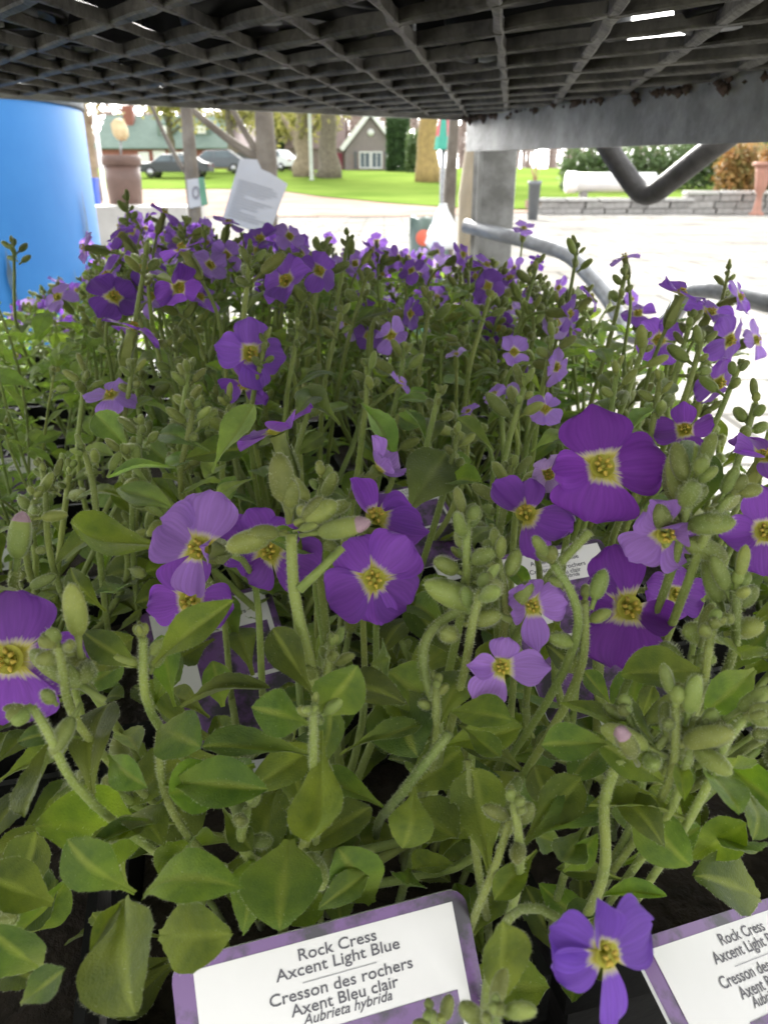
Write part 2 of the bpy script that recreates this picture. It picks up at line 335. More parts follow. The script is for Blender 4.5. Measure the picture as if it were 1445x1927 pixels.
# ---------------------------------------------------------------- terrain and ground sheets
def terr(y):
    return lerp_tab([(-400, 0), (22, 0), (50, 0.9), (62, 1.5), (95, 2.4), (600, 9)], y)
YS = [-120, -20, -4, -1, 0, 1, 2, 4, 8, 14, 22, 26, 30, 36, 42, 50, 55, 62, 75, 95, 150, 300, 600]
XS = [-300, -120, -60, -30, -15, -6, -2, 0, 2, 6, 15, 30, 60, 120, 300]
def sheet(name, matn, y0f, y1f, xs, dz, steps=14):
    b = MB()
    for x in xs:
        for i in range(steps + 1):
            y = y0f(x) + (y1f(x) - y0f(x)) * i / steps; b.v.append((x, y, terr(y) + dz))
    n = steps + 1
    for i in range(len(xs) - 1):
        for j in range(steps): b.face((i * n + j, (i + 1) * n + j, (i + 1) * n + j + 1, i * n + j + 1))
    return structure(b.obj(name, matn))
g = MB()
for x in XS:
    for y in YS: g.v.append((x, y, terr(y)))
n = len(YS)
for i in range(len(XS) - 1):
    for j in range(n - 1): g.face((i * n + j, (i + 1) * n + j, (i + 1) * n + j + 1, i * n + j + 1))
structure(g.obj('ground', 'paving'))
def lawn0(x): return lerp_tab([(-300, 41), (-5.5, 40), (-2.5, 33), (0.5, 28), (3, 25.2), (300, 25.2)], x)
sheet('dirt_path', 'dirt', lambda x: lerp_tab([(-300, 20.5), (1, 22.5), (4, 24.6), (300, 24.7)], x), lambda x: lawn0(x) + 0.4,
      [-120, -60, -30, -20, -12, -8, -5.5, -4, -2.5, -1, 0.5, 1.5, 3, 10, 40, 120], 0.02)
sheet('lawn', 'grass', lawn0, lambda x: 96, [-120, -60, -30, -20, -12, -8, -5.5, -4, -2.5, -1, 0.5, 1.5, 3, 6, 10, 20, 40, 120], 0.045, 40)

# ---------------------------------------------------------------- nursery cart
Cx, Cy = 0.092, 0.943
E1 = Vector((math.sin(R(-14)), math.cos(R(-14)), 0)); E2 = Vector((math.cos(R(-14)), -math.sin(R(-14)), 0))   # cart's depth and width directions
def shelf_z(x, y): return CAMZ + 0.0548 - 0.0288 * x + 0.0175 * y
def sp(u, v, dz=0.0):
    "u: metres from the far right corner towards the front, v: metres to the left along the back edge"
    x = Cx - E1.x * u - E2.x * v; y = Cy - E1.y * u - E2.y * v
    return Vector((x, y, shelf_z(x, y) + dz))
LEN_U, LEN_V = 1.065, 0.64
cart = thing('nursery_cart', 'galvanised steel plant cart with expanded metal shelves above and below the purple flowers', 'cart', (Cx, Cy, 0))
def strands():
    b = MB(); rr = random.Random(5)
    A, B_ = 0.108, 0.045           # long and short diagonal of a diamond
    nu = int(LEN_U / A) + 1; nv = int(LEN_V / B_) + 1
    def node(i, j):                # i along u in half cells, j along v in half cells
        return i * A / 2, j * B_ / 2
    def bar(u0, v0, u1, v1):
        if max(u0, u1) > LEN_U + .001 or max(v0, v1) > LEN_V + .001: return
        k = 4; base = len(b.v); w = 0.0019 * rr.uniform(.8, 1.2); h = 0.0026 * rr.uniform(.85, 1.15)
        d = Vector((u1 - u0, v1 - v0, 0)).normalized(); nrm = Vector((-d.y, d.x, 0))
        for q in range(k + 1):
            t = q / k; u = u0 + (u1 - u0) * t; v = v0 + (v1 - v0) * t
            ww = w * (1 + 0.45 * (abs(t - .5) * 2) ** 3); tilt = math.sin(t * math.pi) * 0.5 * w
            wob = rr.uniform(-.0007, .0007)
            for (a, c) in ((-1, -.75), (-.6, -1), (.6, -1), (1, -.75), (1, 1), (-1, 1)):
                b.v.append(tuple(sp(u + nrm.x * (ww * a + wob), v + nrm.y * (ww * a + wob), h * c + tilt * a)))
        for q in range(k):
            for j in range(6):
                b.face((base + q * 6 + j, base + q * 6 + (j + 1) % 6, base + q * 6 + 6 + (j + 1) % 6, base + q * 6 + 6 + j))
        b.face([base + j for j in range(6)]); b.face([base + k * 6 + j for j in range(6)][::-1])
    for i in range(0, 2 * nu + 1):
        for j in range(0, 2 * nv + 1):
            if (i + j) % 2: continue
            u, v = node(i, j)
            bar(u, v, *node(i + 1, j + 1))
            if j > 0: bar(u, v, *node(i + 1, j - 1))
    return b
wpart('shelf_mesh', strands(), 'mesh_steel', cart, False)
def beam(a, b_, drop0, drop1, thick, inward, name='beam', mats='galv'):
    "angle iron between two shelf corners: a standing flange and a flat flange"
    mb = MB(); k = 16
    for i in range(k + 1):
        t = i / k; p = a.lerp(b_, t); n_ = inward
        for off, z in ((0, drop0), (thick, drop0), (thick, drop1 - thick), (0.034, drop1 - thick), (0.034, drop1), (0, drop1)):
            q = p + n_ * off; mb.v.append((q.x, q.y, q.z + z + rnd.uniform(-.0003, .0003)))
    for i in range(k):
        for j in range(6): mb.face((i * 6 + j, i * 6 + (j + 1) % 6, i * 6 + 6 + (j + 1) % 6, i * 6 + 6 + j))
    mb.face(range(6)); mb.face([k * 6 + j for j in range(6)][::-1])
    return wpart(name, mb, mats, cart, False)
IN_R = -E2; IN_B = -E1
beam(sp(0, 0) - IN_R * .002, sp(LEN_U, 0) - IN_R * .002, -0.036, 0.0075, 0.004, IN_R)
beam(sp(0, 0.005), sp(0, LEN_V), -0.006, 0.036, 0.004, IN_B)
beam(sp(0, LEN_V + .002), sp(LEN_U, LEN_V + .002), -0.036, 0.0075, 0.004, -IN_R)
beam(sp(LEN_U + .006, 0.0), sp(LEN_U + .006, LEN_V), -0.012, 0.030, 0.004, -IN_B)
gr = MB(); rr = random.Random(3)          # lumps of rust and grime along the seam of beam and mesh
for i in range(150):
    u = rr.uniform(0, 0.75) if i < 110 else rr.uniform(0, .06); p = sp(u, rr.uniform(-.0012, 0.006), -0.003 - rr.uniform(0, .006) * rr.random())
    s_ = rr.uniform(.0015, .0045); b0 = len(gr.v)
    for d in ((1, 0, 0), (-1, 0, 0), (0, 1, 0), (0, -1, 0), (0, 0, 1), (0, 0, -1)): gr.v.append(tuple(p + Vector(d) * s_ * rr.uniform(.6, 1.3)))
    for f in ((0, 2, 4), (2, 1, 4), (1, 3, 4), (3, 0, 4), (2, 0, 5), (1, 2, 5), (3, 1, 5), (0, 3, 5)): gr.face([b0 + q for q in f])
wpart('rust_crust', gr, 'rust', cart)['kind'] = 'stuff'
def post(p, top, name='corner_post', ax=None, ay=None):
    mb = MB(); ax = ax or -E2; ay = ay or -E1; w = 0.046; t = 0.005
    prof = [(0, 0), (w, 0), (w, t), (t, t), (t, w), (0, w)]
    for z in (0.10, top):
        for (a, c) in prof: q = p + ax * a + ay * c; mb.v.append((q.x, q.y, z))
    for j in range(6): mb.face((j, (j + 1) % 6, 6 + (j + 1) % 6, 6 + j))
    mb.face(range(5, -1, -1)); mb.face(range(6, 12))
    return wpart(name, mb, 'galv', cart, False)
cp = sp(0, 0)
POSTC = U(900, 330, 0.955)
post(Vector((POSTC.x, POSTC.y, 0)), cp.z - 0.004 + 0.5, ax=Vector((.96, -.28, 0)), ay=Vector((-.25, -.97, 0)))
for (u, v, ax, ay) in ((0, LEN_V, E2, -E1), (LEN_U, LEN_V, E2, E1), (LEN_U, 0, -E2, E1)):
    q = sp(u, v); post(Vector((q.x, q.y, 0)) - (ax + ay) * .009, q.z + 0.5, ax=ax, ay=ay)
for (u, v) in ((0.04, 0.04), (0.04, LEN_V - .04), (LEN_U - .04, LEN_V - .04), (LEN_U - .04, .04)):
    q = sp(u, v); w_ = MB(); w_.lathe([(0.02, -.02), (0.045, -.018), (0.05, -.012), (0.05, .012), (0.045, .018), (0.02, .02)], 18)
    o = w_.obj('castor_wheel', 'tyre', cart); o.matrix_basis = Matrix.Translation(Vector((q.x, q.y, 0.05)) - parent_origin(cart)) @ Matrix.Rotation(R(90), 4, 'Y')
    fk = MB(); fk.box((q.x, q.y, 0.088), (0.05, 0.05, 0.02)); wpart('castor_plate', fk, 'galv', cart, False)
def smooth_path(pts, k=6):
    "rounded corners through a list of points"
    pts = [Vector(p) for p in pts]; out = [pts[0]]
    for a, b, c in zip(pts, pts[1:], pts[2:]):
        r = min((a - b).length, (c - b).length) * 0.33
        p0 = b + (a - b).normalized() * r; p1 = b + (c - b).normalized() * r
        for i in range(k + 1):
            t = i / k; out.append(p0 * (1 - t)**2 + b * 2 * t * (1 - t) + p1 * t * t)
    out.append(pts[-1]); return out
rod = MB(); rod.tube(smooth_path([U(1105, 205, .66), U(1150, 290, .66), U(1213, 378, .655), U(1330, 285, .60), U(1400, 235, .585)]), 0.0088, 12)
wpart('brace_rod', rod, 'rod_dark', cart)
rod = MB(); rod.tube(smooth_path([U(875, 425, .94), U(985, 452, .90), U(1072, 478, .86), U(1145, 560, .82), U(1185, 640, .79), U(1260, 600, .72), U(1300, 545, .69), U(1345, 543, .665), U(1460, 572, .62), U(1600, 610, .58)]), 0.0083, 12)
wpart('shelf_rail_rod', rod, 'rod', cart)
# lower shelf: deck of slats under the pots and its frame
SOIL = CAMZ - 0.155; DECK = SOIL - 0.085
for k in range(14):
    b = MB(); u = 0.03 + k * 0.066; c = (sp(u, 0.02) + sp(u, LEN_V - .02)) / 2
    mtx = Matrix.Rotation(math.atan2(E2.y, E2.x), 3, 'Z')
    b.box((c.x, c.y, DECK - 0.008), (LEN_V - .03, 0.04, 0.008), mtx=mtx); wpart('deck_slat', b, 'galv', cart, False)
for (u0, v0, u1, v1) in ((0, 0, LEN_U, 0), (0, LEN_V, LEN_U, LEN_V)):
    a = sp(u0, v0); c = sp(u1, v1); b = MB(); a.z = c.z = DECK - .018
    b.tube([a, c], 0.012, 4); wpart('deck_bearer', b, 'galv', cart, False)

# black pots standing on the upper shelf
def pot_mesh(r, h, seed):
    rr = random.Random(seed); b = MB(); n_ = 20
    b.lathe([(r * .30, 0.004), (r * .62, 0.004), (r * .66, 0.0), (r * .74, 0.0), (r * .77, 0.006), (r * .80, h * .3), (r * .90, h * .86), (r * .97, h * .87), (r, h * .9), (r, h), (r * .96, h), (r * .93, h * .92)], n_, cap0=True, cap1=False)
    b.lathe([(r * .93, h * .92), (r * .5, h * .95), (r * .02, h * .96)], n_, m=1, cap0=False)
    for q in range(4):
        a = q * math.pi / 2 + .4; b.lathe([(r * .11, -.0008), (r * .11, .003)], 8, (r * .45 * math.cos(a), r * .45 * math.sin(a), 0), m=2)
    return b.mesh('pot', ['black_plastic', 'soil', 'plastic_grey'])
PM = [pot_mesh(0.062, 0.115, 1), pot_mesh(0.075, 0.13, 2)]
u = 0.07; k = 0
while u < LEN_U - 0.05:
    v = 0.075 + (k % 2) * 0.05
    while v < LEN_V - 0.07:
        big = rnd.random() < 0.45; p = sp(u + rnd.uniform(-.012, .012), v, 0.0032)
        if True:
            o = link('black_nursery_pot', PM[1 if big else 0], None, Matrix.Translation(p) @ Matrix.Rotation(rnd.uniform(0, 6), 4, 'Z') @ Matrix.Rotation(R(1.6), 4, 'X') )
            tag(o, 'round black plastic nursery pot standing on the expanded metal shelf overhead', 'pot', 'black pots on the upper shelf')
        v += (0.149 if big else 0.136) + rnd.uniform(0, .014)
    u += 0.128; k += 1

# ---------------------------------------------------------------- shared plant pieces
LEAF_TAB = [(0, .10), (.12, .11), (.25, .22), (.4, .52), (.55, .84), (.68, 1), (.8, .96), (.9, .72), (.96, .42), (1, .06)]
LEAF_TAB2 = [(0, .12), (.15, .15), (.3, .42), (.45, .75), (.6, 1), (.72, .96), (.83, .72), (.93, .36), (1, .04)]
LEAF_TAB3 = [(0, .14), (.1, .2), (.25, .55), (.42, .92), (.56, 1), (.7, .95), (.83, .74), (.93, .42), (1, .05)]
def leaf_mesh(name, tab, hw, arch, fold, twist, teeth, seed, matn='leaf', hairs=170):
    rr = random.Random(seed); b = MB(); rows = 21; cols = (-1, -.86, -.55, -.2, 0, .2, .55, .86, 1); nc = len(cols)
    for i in range(rows):
        t = 1 - (1 - i / (rows - 1)) ** 1.25; w = (lerp_tab(tab, t) * 2 + lerp_tab(tab, max(0, t - .045)) + lerp_tab(tab, min(1, t + .045))) / 4 * hw * (1 if i < rows - 1 else .25)
        for ci, c in enumerate(cols):
            ww = w
            if teeth and abs(c) == 1 and i in ((10, 15) if c > 0 else (12, 17)): ww *= 1.0 + 0.03 * teeth
            y = c * ww
            z = arch * (0.55 * t - t * t) + fold * 1.35 * abs(y) * (1 - .3 * t) + .05 * math.sin(t * 5 + seed * 2) * t + 0.018 * math.sin(t * 9 + seed + c * 2) * t + 0.010 * rr.uniform(-1, 1) * (abs(c) == 1)
            z -= 0.014 * (ci == nc // 2) * (t < .9); z += .10 * abs(c) ** 3 * hw * math.sin(t * 3.1) * (1 if seed % 2 else -1)
            a = twist * t; y, z = y * math.cos(a) - z * math.sin(a), y * math.sin(a) + z * math.cos(a)
            b.uv[len(b.v)] = (t, c * .5 + .5); b.v.append((t - 0.16 * abs(arch) * t ** 3, y, z))
    for i in range(rows - 1):
        for j in range(nc - 1): b.face((i * nc + j, (i + 1) * nc + j, (i + 1) * nc + j + 1, i * nc + j + 1))
    for q in range(hairs):
        i = rr.randrange(2, rows); side = rr.choice((0, nc - 1)) if q % 3 else rr.randrange(nc)
        p = Vector(b.v[i * nc + side]).lerp(Vector(b.v[(i - 1) * nc + side]), rr.random())
        yy = 1 if side == nc - 1 else (-1 if side == 0 else rr.uniform(-.3, .3))
        b.hair(p, (rr.uniform(-.1, .5), yy, rr.uniform(-.2, .9)), rr.uniform(.012, .028), .0013, 1, rr)
    return b.mesh(name, [matn, 'hair'])
LEAVES = [leaf_mesh('leaf', LEAF_TAB, .215, .30, .35, .1, 1, 1), leaf_mesh('leaf', LEAF_TAB, .24, .5, .2, -.25, 1.2, 2),
          leaf_mesh('leaf', LEAF_TAB2, .20, .15, .45, .2, .8, 3), leaf_mesh('leaf', LEAF_TAB, .26, -.2, .3, 0, 1, 4),
          leaf_mesh('leaf', LEAF_TAB3, .27, .35, .15, .15, 1.1, 5), leaf_mesh('leaf', LEAF_TAB2, .23, .7, .3, -.1, 1.4, 6)]
LEAVES_LIT = [leaf_mesh('leaf', LEAF_TAB, .215, .30, .35, .1, 1, 1, 'leaf_grey_lit'), leaf_mesh('leaf', LEAF_TAB, .24, .5, .2, -.25, .6, 2, 'leaf_grey_lit'),
            leaf_mesh('leaf', LEAF_TAB2, .20, .15, .45, .2, .3, 3, 'leaf_grey_lit'), leaf_mesh('leaf', LEAF_TAB3, .24, .4, .3, 0, .5, 4, 'leaf_grey_lit')]
LEAVES_P = [leaf_mesh('leaf', LEAF_TAB2, .2, .3, .3, .2, 1.5, 7, 'leaf_pale', 20), leaf_mesh('leaf', LEAF_TAB3, .25, .5, .2, -.2, 1.5, 8, 'leaf_pale', 20)]

PET_TAB = [(0, .30), (.1, .42), (.22, .62), (.36, .82), (.5, .95), (.62, 1), (.76, .99), (.86, .88), (.94, .66), (1, .34)]
def petal_mesh(seed, hw, cup, fold, wave, notch=0.04, point=0.0):
    rr = random.Random(seed); b = MB(); rows = 12; nc = 9
    ph = rr.uniform(0, 6)
    for i in range(rows):
        t = i / (rows - 1); w = lerp_tab(PET_TAB, t) * hw * 1.17
        if point: w *= (1 - point * max(0, t - .55) * 1.6)
        for j in range(nc):
            c = j / (nc - 1) * 2 - 1; y = c * w
            x = t - notch * max(0, 1 - abs(c) * 2.2) * (t ** 6) + point * .12 * (1 - abs(c)) * t ** 6
            x -= 0.10 * c * c * t * t
            z = cup * (t ** 1.7) * .5 + fold * abs(c) ** 1.4 * w + wave * .085 * math.sin(c * 3.4 + ph) * t + wave * .035 * math.sin(c * 9 + ph * 2 + t * 3) * t * t
            z -= .02 * (1 - min(1, abs(c) * 3)) * (t > .2)
            b.uv[len(b.v)] = (t, c * .5 + .5); b.v.append((x, y, z))
    for i in range(rows - 1):
        for j in range(nc - 1): b.face((i * nc + j, (i + 1) * nc + j, (i + 1) * nc + j + 1, i * nc + j + 1))
    return b.mesh('petal', 'petal')
PETALS = [petal_mesh(1, .50, -.10, .06, 1), petal_mesh(2, .54, -.3, .10, 1.2), petal_mesh(3, .46, .15, -.15, 1, .0), petal_mesh(4, .50, -.5, .05, .8),
          petal_mesh(5, .44, .1, .55, .8, .02), petal_mesh(6, .56, -.15, 0, 1.5, .07), petal_mesh(7, .52, .0, .12, 1.0, 0, .28), petal_mesh(8, .45, -.9, .25, 1)]
def calyx_mesh():
    b = MB(); rr = random.Random(4)
    b.lathe([(.0007, -.0125), (.0014, -.0115), (.0019, -.009), (.0019, -.005), (.0016, -.002), (.0021, -.0004)], 10, cap1=False)
    for q in range(4):
        a = q * math.pi / 2 + .78; d = Vector((math.cos(a), math.sin(a), 0)); s_ = Vector((-d.y, d.x, 0))
        pts = [(-.0118, .0012, .0007), (-.0095, .0021, .0014), (-.006, .0023, .0013), (-.0032, .0023, .0004)]
        for (z0, r0, w0), (z1, r1, w1) in zip(pts, pts[1:]):
            b.quad_pts([d * r0 - s_ * w0 + Vector((0, 0, z0)), d * r0 + s_ * w0 + Vector((0, 0, z0)), d * r1 + s_ * w1 + Vector((0, 0, z1)), d * r1 - s_ * w1 + Vector((0, 0, z1))])
    for q in range(60):
        a = rr.uniform(0, 6.28); z = rr.uniform(-.0115, -.0035); d = Vector((math.cos(a), math.sin(a), 0))
        b.hair(d * .0021 + Vector((0, 0, z)), d + Vector((0, 0, rr.uniform(-.4, .8))), rr.uniform(.0005, .0011), .00006, 1, rr)
    return b.mesh('flower', ['bud', 'hair'])
CALYX = calyx_mesh()
def centre_mesh():
    b = MB(); b.lathe([(.0021, .0007), (.0017, .0004), (.0010, -.0005), (.0001, -.0008)], 14, cap0=False)
    for q in range(6):
        a = q * 1.047 + .3; r = .0010 if q % 3 else .0013; d = Vector((math.cos(a), math.sin(a), 0)); top = .0014 if q % 3 else .0006
        b.tube([d * r * .6 + Vector((0, 0, -.0006)), d * r + Vector((0, 0, top))], .00016, 4)
        p = d * r + Vector((0, 0, top)); b.tube([p - d * .0004, p + Vector((0, 0, .0005)), p + d * .0005 + Vector((0, 0, .0003))], [.0002, .00042, .0002], 5, 1)
    b.tube([Vector((0, 0, -.0006)), Vector((0, 0, .0008)), Vector((0, 0, .0011))], [.0004, .00035, .0005], 6)
    return b.mesh('flower_centre', ['cup', 'yellow'])
CENTRE = centre_mesh()
def bud_mesh(seed, length, rad, tip, ped, hairs=320):
    "bud along +X with its short stalk starting at the origin"
    rr = random.Random(seed); b = MB(); n_ = 10
    bend = rr.uniform(-.12, .12)
    b.tube([Vector((0, 0, 0)), Vector((ped * .5, 0, bend * ped * .3)), Vector((ped + .0004, 0, 0))], [.00055, .0005, .0007], 6)
    prof = [(0, .35), (.06, .62), (.18, .88), (.38, 1), (.6, .97), (.78, .82), (.9, .58), (.97, .3), (1, .06)]
    base = len(b.v)
    for i, (t, r) in enumerate(prof):
        for j in range(n_):
            a = 2 * math.pi * j / n_; g_ = 1 - .20 * (abs(math.cos(2 * a)) ** 6)
            b.v.append((ped + t * length, math.cos(a) * r * rad * g_, math.sin(a) * r * rad * g_ + bend * length * t * t * .5))
    for i in range(len(prof) - 1):
        for j in range(n_):
            b.face((base + i * n_ + j, base + i * n_ + (j + 1) % n_, base + (i + 1) * n_ + (j + 1) % n_, base + (i + 1) * n_ + j), 2 if (tip and i >= len(prof) - 1 - tip) else 0)
    b.face([base + (len(prof) - 1) * n_ + j for j in range(n_)], 2 if tip else 0)
    for q in range(hairs):
        t = rr.random(); r = lerp_tab(prof, t) * rad; a = rr.uniform(0, 6.283)
        p = (ped + t * length, math.cos(a) * r * .96, math.sin(a) * r * .96 + bend * length * t * t * .5)
        b.hair(p, (rr.uniform(-.1, .9) + (t > .9), math.cos(a), math.sin(a)), rr.uniform(.0003, .00062), .00003, 1, rr)
    return b.mesh('bud', ['bud', 'hair', 'bud_tip'])
BUDS = [bud_mesh(1, .0075, .0018, 0, .003), bud_mesh(2, .0062, .0017, 0, .0022), bud_mesh(3, .0088, .0019, 0, .004), bud_mesh(4, .0052, .0018, 0, .0018), bud_mesh(5, .0045, .0015, 0, .0015)]
BUD_PINK = bud_mesh(6, .010, .0021, 3, .004)
TIPLET = bud_mesh(9, .0026, .0011, 0, .0008, 40)

PURPLES = [(.23, .08, .50), (.29, .12, .58), (.37, .20, .66), (.46, .31, .70), (.31, .14, .60)]
def stem_obj(plant, pts, r0, r1, name='stem', hairs=10):
    "hairy tube through world points"
    L_ = sum((b - a).length for a, b in zip(pts, pts[1:])); b = MB(); k = len(pts)
    rad = [r0 + (r1 - r0) * i / (k - 1) for i in range(k)]
    b.tube(pts, rad, 7); rr = random.Random(int(L_ * 1e6)); nh = int(L_ * 1000 * hairs)
    for q in range(nh):
        i = rr.randrange(k - 1); t = rr.random(); p = pts[i].lerp(pts[i + 1], t); d = (pts[i + 1] - pts[i]).normalized()
        a = d.orthogonal().normalized(); a = Matrix.Rotation(rr.uniform(0, 6.28), 3, d) @ a
        b.hair(p + a * rad[i] * .9, a + d * rr.uniform(-.4, .4), rr.uniform(.0003, .0006), .00004, 1, rr)
    return wpart(name, b, ['stem', 'hair'], plant)
def add_flower(plant, P, nrm, size=.018, color=None, petals=None, up=None, stalk_to=None, spin=None, centre=True):
    """P: world centre, nrm: the way it faces; petals: list of (angle, length, width, tilt, variant)"""
    nrm = Vector(nrm).normalized(); s_ = size / .018
    upv = Vector(up) if up is not None else UPV
    X = upv - nrm * upv.dot(nrm)
    mtx = frame(P, X if X.length > 1e-4 else nrm.orthogonal(), nrm, s_)
    fl = link('flower', CALYX, plant, mtx, True)
    col = color or rnd.choice(PURPLES)
    if petals is None:
        a0 = rnd.uniform(0, 90) if spin is None else spin
        petals = [(a0 + 90 * q + rnd.uniform(-9, 9), rnd.uniform(.86, 1.06), rnd.uniform(.85, 1.1), rnd.uniform(-14, 20), rnd.randrange(len(PETALS))) for q in range(4)]
    for (a, l, w, tilt, var) in petals:
        m = Matrix.Rotation(R(a), 4, 'Z') @ Matrix.Translation((.0010, 0, rnd.uniform(0, .0004))) @ Matrix.Rotation(R(-tilt), 4, 'Y') @ Matrix.Diagonal((l * .0090, w * .0090, .0090, 1))
        p = link('petal', PETALS[var], fl, m); k = rnd.uniform(.82, 1.2); p.color = (col[0] * k, col[1] * k, col[2] * k, 1)
    if centre: link('flower_centre', CENTRE, fl, Matrix.Translation((0, 0, .0004)))
    if stalk_to is not None:
        B = P - nrm * .0122 * s_; T = Vector(stalk_to)
        stem_obj(plant, bez(B, B - nrm * (B - T).length * .45, T + Vector((0, 0, 1)) * (B - T).length * .4, T, 7), .0006, .0008, 'flower_stalk', 8)
    return fl
def add_bud(plant, p, d, sc=1.0, mesh=None):
    return link('bud', mesh or rnd.choice(BUDS), plant, frame(p, d, rv() + Vector((0, 0, .3)), sc), True)
def add_leaf(plant, p, d, n_, length, pool=None, wide=1.0, mesh=None):
    dd = Vector(d).normalized() * length
    if mesh is None and any(over_label(Vector(p) + dd * f) for f in (.25, .5, .8, 1.05)): return None
    return link('leaf', mesh or rnd.choice(pool or LEAVES), plant, frame(p, d, n_, (length, length * wide, length)), True)
def bud_cluster(plant, top, axis, n_=7, sc=1.0, spread=1.0, pool=None):
    axis = Vector(axis).normalized(); x = axis.orthogonal().normalized()
    a0 = rnd.uniform(0, 6.28)
    for q in range(n_):
        t = q / max(1, n_ - 1); a = a0 + q * 2.4; out = (1.5 - 1.15 * t) * spread * rnd.uniform(.6, 1.2)
        d = axis * 1.0 + (Matrix.Rotation(a, 3, axis) @ x) * out * 1.3
        add_bud(plant, top - axis * (.011 * (1 - t)) * sc, d, sc * (1.12 - .55 * t) * rnd.uniform(.75, 1.15))
    for q in range(2): link('bud', TIPLET, plant, frame(top, axis + rv(.5), rv(), sc * 1.1), True)
PLANTS = []
def new_plant(x, y, pale=False, label=None):
    p = thing('rock_cress_plant', label, 'plant', (x, y, DECK), 'potted rock cress plants on the cart')
    p['pale'] = 1 if pale else 0
    del p['pale']
    b = MB(); w = 0.042; h = SOIL - DECK + .012
    sq = [(-1, -1), (1, -1), (1, 1), (-1, 1)]
    def ring(s_, z): return [(sx * s_, sy * s_, z) for sx, sy in sq]
    rings = [ring(w * .72, 0), ring(w * .95, h * .85), ring(w, h * .86), ring(w, h), ring(w * .95, h), ring(w * .9, h * .8)]
    rz = Matrix.Rotation(R(14), 3, 'Z')
    for r_ in rings: b.v += [tuple(rz @ Vector(q)) for q in r_]
    for i in range(len(rings) - 1):
        for j in range(4): b.face((i * 4 + j, i * 4 + (j + 1) % 4, i * 4 + 4 + (j + 1) % 4, i * 4 + 4 + j))
    b.face((3, 2, 1, 0)); b.obj('pot', 'black_plastic', p, False)
    s = MB(); nn = 7
    for i in range(nn):
        for j in range(nn):
            q = rz @ Vector(((i / (nn - 1) - .5) * 1.82 * w, (j / (nn - 1) - .5) * 1.82 * w, h - .012 + rnd.uniform(-.002, .003))); s.v.append(tuple(q))
    for i in range(nn - 1):
        for j in range(nn - 1): s.face((i * nn + j, (i + 1) * nn + j, (i + 1) * nn + j + 1, i * nn + j + 1))
    s.obj('soil', 'soil', p)
    PLANTS.append(p); return p
def nearest(P): return min(PLANTS, key=lambda p: (p.location.x - P.x)**2 + (p.location.y - P.y)**2)
def crown(p, r=.016): 
    a = rnd.uniform(0, 6.28); q = r * math.sqrt(rnd.random()); return Vector((p.location.x + q * math.cos(a), p.location.y + q * math.sin(a), SOIL - .002))
def grow(plant, tops, nflow, leaf_pool, leaf_len, buds=(5, 9), nleaf=(4, 7), r=.0010, facing=None, sc=1.0, hairs=8):
    "stems from the crown to the given tops with leaves below and buds or flowers at the end"
    for T in tops:
        if over_label(T) or over_label(T - Vector((0, 0, .012))): continue
        c = crown(plant); h = T.z - c.z; lean = Vector((T.x - c.x, T.y - c.y, 0))
        pts = bez(c, c + Vector((0, 0, h * .35)) + lean * .35 + rv(.012), T - Vector((0, 0, h * .35)) - lean * rnd.uniform(-.1, .5) + rv(.012), T, 10)
        stem_obj(plant, pts, r * 1.25, r * .8, hairs=hairs)
        ax = (pts[-1] - pts[-3]).normalized()
        nf = nflow() if callable(nflow) else nflow
        bud_cluster(plant, T + ax * .002, ax, rnd.randint(*buds), sc * rnd.uniform(.8, 1.15))
        for q in range(nf):
            a = rnd.uniform(0, 6.28); d = (Vector((math.cos(a), math.sin(a), 0)) + Vector((0, -.35, .35)) + rv(.3)).normalized()
            P = T + d * rnd.uniform(.012, .020) - ax * rnd.uniform(-.004, .014)
            add_flower(plant, P, d, rnd.uniform(.0115, .0155) * sc)
        for q in range(rnd.randint(*nleaf)):
            t = rnd.uniform(.12, .95) ** (.6 if leaf_pool is LEAVES_LIT else 1.0); i = min(9, int(t * 10)); p = pts[i]
            a = rnd.uniform(0, 6.28); d = Vector((math.cos(a), math.sin(a), rnd.uniform(.1, .9)))
            add_leaf(plant, p, d, Vector((0, 0, 1)) + rv(.35), leaf_len * rnd.uniform(.6, 1.15) * (1.1 - .5 * t), leaf_pool)

# ---------------------------------------------------------------- the potted plants
GRID = []
O = Vector((-0.018, 0.135, 0)); SPC = 0.098
for i in range(0, 7):
    for j in range(-6, 6):
        q = O + E1 * (i * SPC) + E2 * (j * .088 + (i % 2) * .012)
        if q.y < 0.09 or q.y > 0.80: continue
        vx = q.x / (q.y + .001)
        if vx < -0.66 - .05 / q.y or vx > 0.60 + .05 / q.y: continue
        rel = Vector((q.x - Cx, q.y - Cy, 0))
        if -rel.dot(E2) < 0.05: continue            # stays left of the cart's right side
        GRID.append((i, j, q))
def cz(px, dist):
    "how high the flower mass stands, read off the photo's silhouette"
    row = lerp_tab([(-400, 620), (0, 560), (120, 520), (180, 455), (260, 420), (340, 430), (480, 450), (600, 465), (800, 480), (880, 490), (960, 500), (1100, 540), (1200, 570), (1300, 590), (1445, 620), (1900, 660)], px)
    return row
wording = {0: 'in the front row at the open edge of the cart', 1: 'in the second row', 2: 'in the middle of the cart', 3: 'deep under the shelf'}
ORD = ['first', 'second', 'third', 'fourth', 'fifth', 'sixth', 'seventh', 'eighth', 'ninth', 'tenth', 'eleventh', 'twelfth']
